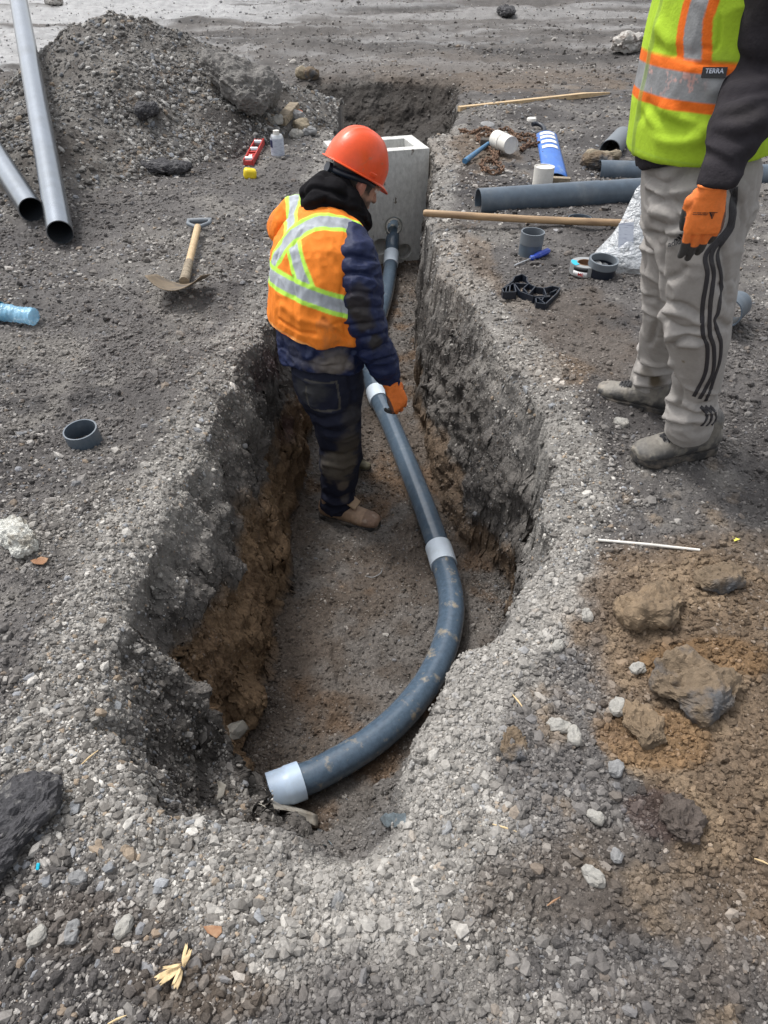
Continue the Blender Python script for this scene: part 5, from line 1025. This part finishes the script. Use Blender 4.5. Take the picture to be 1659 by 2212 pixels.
torso(bm,[(at(1518,320,1.96),.115,.09),(Vector((mx_,my_,1.15)),.135,.11),(Vector((mx_,my_,1.35)),.16,.11),(Vector((mx_,my_,1.44)),.14,.09),(Vector((mx_,my_,1.5)),.06,.06)],sM)
limb(bm,[(Vector((mx_,my_-.06,1.40)),.07),(SHL,.055),(EL,.042),(WR,.030)]); limb(bm,[(Vector((mx_,my_+.06,1.40)),.07),(SHR,.055),(ELR,.042),(WRR,.03)])
NL=[(at(1524,450,1.90),.075),(at(1510,690,1.85),.048),(at(1507,800,1.89),.038),(at(1492,900,1.93),.034)]; FL=[(at(1500,450,2.0),.075),(at(1446,690,2.15),.05),(at(1425,780,2.27),.036),(at(1405,830,2.33),.034)]
limb(bm,[(at(1515,365,1.95),.085)]+NL); limb(bm,[(at(1515,365,1.95),.085)]+FL)
fuse('body',bm,.0055,M_skin,mn,skinfn(hc2,HF2,HU2,HL2,False),smooth=3)
hardhat(hc2+HU2*.055,HF2,HU2,mn)
# trousers
bm=bmesh.new(); torso(bm,[(at(1514,318,1.955),.155,.128),(at(1509,345,1.95),.165,.131),(at(1507,395,1.945),.172,.136),(at(1503,450,1.94),.165,.133),(at(1498,510,1.945),.15,.124)],sM)
limb(bm,[(at(1516,430,1.875),.110),(at(1511,520,1.86),.106),(at(1510,600,1.85),.100),(at(1507,690,1.845),.092),(at(1508,770,1.87),.078),(at(1505,830,1.89),.071),(at(1494,885,1.915),.073)],n=28); add_loft(bm,[(at(1496,870,1.905),.074,.074),(at(1490,905,1.925),.077,.077),(at(1484,930,1.94),.073,.073)],n=28)
limb(bm,[(at(1490,450,2.02),.115),(at(1464,560,2.07),.100),(at(1449,650,2.12),.086),(at(1443,700,2.17),.078),(at(1427,770,2.26),.075),(at(1411,810,2.30),.074)],n=28); add_loft(bm,[(at(1415,800,2.29),.074,.074),(at(1404,832,2.33),.078,.078),(at(1401,848,2.345),.074,.074)],n=28)
STR=[]
def z5(a,b): return (1244.2+a*.25,518.5+b*.25)
def tr2(V,N,bv):
    V0=V; c=np.tile(np.array((.335,.315,.295),np.float32),(len(V),1)); n1=fbm(V[:,0],V[:,1],V[:,2],f=7,o=5,s=71); n2=fbm(V[:,0],V[:,1],V[:,2],f=30,o=4,s=73)
    c=mix3(c,(.24,.22,.20),sst(.2,1,n1+.3*n2)*.4); c=mix3(c,(.16,.12,.07),sst(.16,.02,V0[:,2])*sst(.0,.6,n1+.4*n2)*.5)
    def blot(px,py,r,col_,a):
        nonlocal c
        h_=cast(bv,px,py)
        if h_ is not None: c=mix3(c,col_,sst(1.1,.4,np.linalg.norm(V0-np.array(h_[:]),axis=1)/r+.5*n1+.2*n2)*a)
    blot(1416,820,.03,(.07,.05,.025),.9); blot(1400,805,.03,(.12,.1,.07),.5); blot(1475,783,.008,(.15,.11,.06),.8)
    up=[(1580,405),(1579,440),(1573,490)]
    for off,S in ((0,[(1125,120),(1135,300),(1095,560),(1095,800),(1135,930),(1120,1130),(1060,1270),(1018,1350)]),(8,[(1175,110),(1190,300),(1160,560),(1155,800),(1190,930),(1185,1130),(1115,1290),(1068,1370)]),(16,[(1225,100),(1256,330),(1232,600),(1200,690),(1222,790),(1252,890),(1240,1050),(1190,1200),(1155,1310),(1118,1390)])): STR.append([(x_+off*.55,y_) for x_,y_ in up]+[z5(*q) for q in S])
    for q in ([(1075,1440),(1125,1490),(1125,1550),(1085,1605)],[(1115,1440),(1165,1490),(1165,1555),(1128,1605)],[(1155,1440),(1203,1490),(1205,1555),(1170,1600)]): STR.append([z5(*t) for t in q])
    G=([(1395,385),(1440,400),(1480,370)],[(1400,420),(1450,440),(1500,450)],[(1410,480),(1450,490),(1500,470)],[(1440,400),(1450,450),(1470,480)],[(1400,505),(1440,515),(1480,518)],[(1432,510),(1428,560),(1431,620),(1434,680)],z5s([(760,350),(900,300),(940,240)]),z5s([(770,530),(900,560),(1050,650)]),z5s([(770,700),(900,770),(1040,770)]),z5s([(820,900),(950,840),(1100,870)]),z5s([(840,1180),(900,1300),(890,1430)]),z5s([(770,1400),(900,1480),(1080,1500)]),z5s([(740,1560),(850,1590),(1000,1600)]),z5s([(600,500),(680,520),(740,560)]),z5s([(590,660),(680,720),(640,900)]),z5s([(520,1030),(600,1090),(830,1120)]),z5s([(480,1150),(580,1200),(800,1160)]),z5s([(560,1290),(680,1310),(800,1290)]),[(1590,420),(1605,470),(1595,520)],[(1560,540),(1580,640)],z5s([(1250,400),(1340,560)]),z5s([(1240,700),(1340,760)]),z5s([(1230,1350),(1180,1420),(1080,1430)]))
    V=groove(V,N,bv,G,.010,-.012)
    G2=([(1400,400),(1450,418),(1500,400)],[(1410,450),(1460,468),(1510,470)],z5s([(770,600),(920,640),(1060,720)]),z5s([(800,830),(920,800),(1060,800)]),z5s([(800,880),(930,900),(1040,900)]),z5s([(780,1370),(880,1400),(1050,1460)]),z5s([(740,1520),(860,1550),(1080,1550)]),z5s([(590,600),(660,640),(740,660)]),z5s([(600,1060),(700,1080),(830,1060)]),z5s([(520,1130),(640,1150),(800,1140)]),z5s([(520,1240),(640,1250),(790,1230)]))
    V=groove(V,N,bv,G2,.013,.010)
    V=crease(V,N,.010,11,78,(1,1,1.3)); V=crease(V,N,-.006,17,77,(1.2,1.2,.9)); return folds(V,N,.008,10,79,(1,1,.7)),c
def z5s(l): return [z5(*q) for q in l]
trs=fuse('trousers',bm,.0048,M_cloth,mn,tr2,smooth=5)
def ribbon(o,pts,wd,m,name,lift=.0012,k=7):
    """a sewn-on stripe: a thin strip that follows the cloth under it"""
    me=o.data; n=len(me.vertices); V=np.zeros(n*3,np.float32); me.vertices.foreach_get('co',V); V=V.reshape(-1,3); bv=BVHTree.FromPolygons([tuple(v) for v in V.tolist()],[tuple(p.vertices) for p in me.polygons]); H=[]
    for q in spline([Vector((a,b,0)) for a,b in pts],k):
        h_=bv.ray_cast(CO,ray(q.x,q.y).normalized())
        if h_[0] is not None: H.append((h_[0],h_[1]))
    bm=bmesh.new(); rows=[]
    for i,(p,nn) in enumerate(H):
        t=(H[min(i+1,len(H)-1)][0]-H[max(i-1,0)][0])
        if t.length<1e-5: continue
        t.normalize(); s_=nn.cross(t).normalized(); row=[]
        for u in (-1,-.33,.33,1):
            c=bv.find_nearest(p+s_*wd*.5*u); row.append(bm.verts.new(c[0]+c[1]*lift))
        rows.append(row)
    for a,b in zip(rows[:-1],rows[1:]):
        for j in range(3): bm.faces.new((a[j],a[j+1],b[j+1],b[j]))
    r=bobj(name,bm,m,o); md=r.modifiers.new('t','SOLIDIFY'); md.thickness=.0012; md.offset=0; return r
for pth in STR: ribbon(trs,pth,.0108,mat('black_stripe',(.028,.026,.030),.6,col2=(.07,.065,.06),vscale=20,thr=(.55,.75)),'stripe')
# sweatshirt
bm=bmesh.new(); torso(bm,[(at(1516,326,1.96),.178,.155),(at(1515,305,1.965),.18,.155),(Vector((mx_,my_,1.15)),.158,.128),(Vector((mx_,my_,1.30)),.162,.125),(Vector((mx_,my_,1.40)),.165,.12),(Vector((mx_,my_,1.47)),.09,.085),(Vector((mx_,my_,1.51)),.07,.07)],sM)
limb(bm,[(SHL,.082),(SHL.lerp(EL,.5),.074),(EL,.071),(EL.lerp(WR,.35),.067),(at(1598,268,1.705),.062),(at(1587,300,1.682),.056)],n=24); add_loft(bm,[(at(1592,290,1.69),.047,.045),(at(1575,328,1.665),.047,.045),(at(1558,365,1.645),.043,.041),(at(1548,398,1.635),.042,.040),(at(1547,403,1.634),.040,.038)],n=28); limb(bm,[(SHR,.08),(ELR,.066),(WRR,.045)]); limb(bm,[(Vector((mx_,my_-.05,1.455)),.06),(SHL,.082)]); limb(bm,[(Vector((mx_,my_+.05,1.455)),.06),(SHR,.08)])
for a_ in np.linspace(-2.5,2.5,12): add_capsule(bm,Vector((mx_+.01+.075*math.cos(a_),my_+.080*math.sin(a_),1.495)),.034,Vector((mx_+.012+.082*math.cos(a_),my_+.088*math.sin(a_),1.465)),.04)
add_ell(bm,Vector((mx_+.095,my_,1.44)),.045,.09,.07)
def jk2(V,N,bv):
    c=np.tile(np.array((.030,.027,.031),np.float32),(len(V),1)); n=fbm(V[:,0],V[:,1],V[:,2],f=12,o=4,s=81); c=mix3(c,(.055,.05,.05),sst(.2,1,n)*.5)
    V=groove(V,N,bv,([(1570,180),(1600,160),(1650,150)],[(1575,215),(1610,205),(1655,200)],[(1560,255),(1600,250),(1650,225)],[(1545,290),(1590,300),(1640,290)],[(1530,330),(1570,350),(1600,362)],[(1585,120),(1610,140)]),.013,-.006); V=groove(V,N,bv,([(1570,197),(1610,185),(1655,178)],[(1565,235),(1605,230),(1655,212)],[(1550,272),(1595,278),(1645,262)],[(1535,312),(1580,325),(1620,325)]),.020,.005)
    V=crease(V,N,.010,9,84,(1,1,1.9)); return folds(V,N,.009,8,83,(1,1,1.6)),c
fuse('sweatshirt',bm,.0048,M_fleece,mn,jk2,smooth=6)
# lime vest
bm=bmesh.new(); torso(bm,[(at(1513,312,1.97),.200,.172),(at(1515,298,1.97),.203,.176),(at(1519,255,1.97),.200,.172),(at(1522,220,1.97),.196,.166),(at(1535,130,1.97),.190,.155),(Vector((mx_+.0,my_,1.30)),.192,.150),(Vector((mx_,my_,1.39)),.175,.130),(Vector((mx_,my_,1.45)),.115,.10),(Vector((mx_,my_,1.475)),.09,.085)],sM)
limb(bm,[(Vector((mx_,my_-.08,1.42)),.078),(Vector((mx_,my_-.14,1.415)),.075)]); limb(bm,[(Vector((mx_,my_+.08,1.42)),.075),(Vector((mx_,my_+.14,1.415)),.075)])
def vs2(V,N,bv):
    V0=V; LIME=(.39,.58,.035); OR=(.80,.16,.018); c=np.tile(np.array(LIME,np.float32),(len(V),1)); n1=fbm(V[:,0],V[:,1],V[:,2],f=7,o=5,s=91); n2=fbm(V[:,0],V[:,1],V[:,2],f=34,o=4,s=93)
    c=mix3(c,(.26,.36,.05),sst(.25,.9,n1+.25*n2)*.35); c=mix3(c,(.06,.08,.03),sst(.78,1.0,fbm(V[:,0]*2,V[:,1],V[:,2]*.6,f=13,o=3,s=97)+.3*n2)*.5)
    q=V0-np.array((mx_,my_,0)); fx=q@np.array(fM[:]); sx=q@np.array(sM[:])
    # vertical shoulder bands, front and back, both sides
    def comp(d,wt,wg,pink=False,msk=1.0):
        nonlocal c
        c=mix3(c,OR,sst(wt+.001,wt-.001,d)*msk); g=sst(wg+.001,wg-.001,d)*msk; gr=np.array((.27,.275,.28),np.float32)*(1+.2*n2[:,None]); c=c*(1-g[:,None])+gr*g[:,None]
        if pink: 
            k=g*sst(.38,.5,fbm(V0[:,0]*1.4,V0[:,1],V0[:,2],f=48,o=4,s=99,g=.8)+.3*n1-.05); 
            pp=[cast(bv,*t) for t in ((1420,165),(1480,182))]; near=np.zeros(len(V0))
            for t in pp:
                if t is not None: near=np.maximum(near,sst(.055,.025,np.linalg.norm(V0-np.array(t[:]),axis=1)))
            c=mix3(c,(.66,.40,.36),k*near*.9)
    b=trace(bv,[(1512,2),(1500,40),(1495,80),(1494,128)])
    if len(b)>1:
        top_=b[0]; b=[Vector((top_.x+.01,top_.y+.03,1.5)),Vector((top_.x,top_.y+.0,1.42))]+b; comp(pld(V0,b),.043,.022,msk=(V0[:,2]>.9)*1.0)
    zc_=np.mean([h_.z for h_ in (cast(bv,1402,163),cast(bv,1457,184),cast(bv,1519,196)) if h_ is not None])
    tl=(V0[:,2]-zc_-.010*fx/.15*0); comp(np.abs(tl),.050,.028,True)
    zip_=(fx>.08)*np.exp(-(sx/.004)**2); c=mix3(c,(.30,.42,.10),(np.abs(sx)<.010)*(fx>.05)*.5); V=V+N*(.004*np.exp(-((sx)/.006)**2)*(fx>.05))[:,None]
    hz_=V0[:,2]-V0[:,2].min(); c=mix3(c,(.36,.55,.05),(hz_<.022)*(hz_>.017)*1.0)
    V=groove(V,N,bv,([(1552,0),(1556,50),(1548,104),(1520,103)],[(1450,118),(1500,136),(1585,140)]),.0035,-.004)
    V=groove(V,N,bv,([(1385,250),(1420,285),(1480,290)],[(1400,225),(1430,262),(1500,275)],[(1480,240),(1530,262),(1560,255)],[(1420,100),(1450,112),(1490,120)]),.014,-.006); V=groove(V,N,bv,([(1400,262),(1440,300),(1510,300)],[(1440,235),(1480,262),(1540,270)],[(1500,150),(1540,190)],[(1425,60),(1440,100)]),.018,.009)
    V=crease(V,N,.007,9,96,(1,1,1.2)); return folds(V,N,.007,9,95,(1,1,.8)),c
vo=fuse('vest',bm,.0042,M_cloth,mn,vs2,smooth=6)
def on(o,px,py,off=.001):
    dg=bpy.context.evaluated_depsgraph_get(); mi=o.matrix_world.inverted(); a=mi@CO; d=(mi.to_3x3()@ray(px,py)).normalized(); ok,l,n,_=o.ray_cast(a,d); return (o.matrix_world@l+ (o.matrix_world.to_3x3()@n)*off,(o.matrix_world.to_3x3()@n).normalized()) if ok else (None,None)
bpy.context.view_layer.update()
p,n=on(vo,1543,157,.003)
if p is not None:
    xa=Vector((1,0,0)); xa=(xa-n*xa.dot(n)).normalized(); ya=n.cross(xa); Mt=basis(xa,ya,p)@Matrix.Rotation(R(-4),4,'Z'); bm=bmesh.new(); bmesh.ops.create_cube(bm,size=1,matrix=Mt@Matrix.Diagonal((.050,.020,.003,1))); tg_=bobj('brand_tag',bm,M_blackink,vo,smooth=False); text_obj('tag_text','TERRA',.0125,M_label,Mt@Matrix.Translation((0,.002,.0022)),tg_,.0003)
p,n=on(trs,1456,527,.002)
if p is not None:
    xa=Vector((1,0,0)); xa=(xa-n*xa.dot(n)).normalized(); Mt=basis(xa,n.cross(xa),p+n*.004); text_obj('logo_text','adidas',.020,M_blackink,Mt@Matrix.Translation((.012,0,0)),trs,.0006)
    p2,n2_=on(trs,1466,507,.002)
    if p2 is not None:
        Mt=basis(xa,n2_.cross(xa),p2+n2_*.005); bm=bmesh.new()
        for k,(dx,hgt) in enumerate(((-.009,.010),(.0,.018),(.009,.026))): bmesh.ops.create_cube(bm,size=1,matrix=Mt@Matrix.Translation((dx,(hgt-.026)/2,0))@Matrix.Shear('XY',4,(0,0)).to_4x4()@Matrix.Diagonal((.006,hgt,.001,1)))
        bobj('logo_bars',bm,M_blackink,trs,smooth=False)
gd=Vector((.05,-.02,-.99)).normalized(); gn=Vector((-.10,-.93,.22)); gn=(gn-gd*gn.dot(gd)).normalized(); Mg=basis(gd,gn.cross(gd),at(1538,408,1.632)); gl=hand('glove',Mg,mn,[.16,.22,.27,.34],mirror=True,sc=.97,thumb=(.97,.10,-.26),spread=-.01,cuffl=.012)
bpy.context.view_layer.update(); p,n=on(gl,1524,462,.0012)
if p is not None:
    xa=-Vector((1,0,0)); xa=(xa-n*xa.dot(n)).normalized(); Mt=basis(xa,n.cross(xa),p+n*.0006); bm=bmesh.new()
    for k in range(15):
        for j in (0,1): bmesh.ops.create_cube(bm,size=1,matrix=Mt@Matrix.Translation((-.004+k*.0022,.0012-j*.0036,0))@Matrix.Diagonal((.0013 if (k*7+j*3)%5 else .0005,.0020,.0008,1)))
    bobj('glove_print',bm,M_blackink,gl,smooth=False)
    bm=bmesh.new()
    def bar(a,b,wd):
        a=Vector((*a,0)); b=Vector((*b,0)); dd=(b-a); bmesh.ops.create_cube(bm,size=1,matrix=Mt@Matrix.Translation((a+b)/2)@Matrix.Rotation(math.atan2(dd.y,dd.x),4,'Z')@Matrix.Diagonal((dd.length,wd,.0008,1)))
    bar((-.006,-.004),(-.024,-.004),.0010); bar((-.0075,-.004),(-.0165,.010),.0014); bar((-.0175,-.004),(-.0165,.010),.0012); bar((-.0145,-.004),(-.0142,.006),.0012); bar((-.0095,-.003),(-.0125,.003),.003); bobj('glove_mark',bm,M_blackink,gl,smooth=False)
Mg=basis(Vector((-.05,.03,-1)),Vector((-.9,.1,0)),WRR+Vector((0,0,-.02))); hand('glove',Mg,mn,.3,sc=1.12)
bb1,BM1,bs1=boot(hit(1541,972,.002),hit(1361,1003,.002),mn,'grey'); bb2,BM2,bs2=boot(hit(1444,893,.0),hit(1288,845,.0),mn,'grey')
for bb,BM_,s_ in ((bb1,BM1,bs1),(bb2,BM2,bs2)):
    bm=bmesh.new()
    for k in range(4):
        x=.078+k*.012; z=.098-k*.0055; add_tube(bm,spline([BM_@(Vector((x,-.026,z-.012))*s_),BM_@(Vector((x+.004,0,z+.004))*s_),BM_@(Vector((x+.008,.026,z-.012))*s_)],4),.0042*s_,6); add_tube(bm,spline([BM_@(Vector((x+.010,-.026,z-.018))*s_),BM_@(Vector((x+.004,0,z+.002))*s_),BM_@(Vector((x-.002,.026,z-.010))*s_)],4),.0042*s_,6)
    bobj('laces',bm,M_blackink,bb)
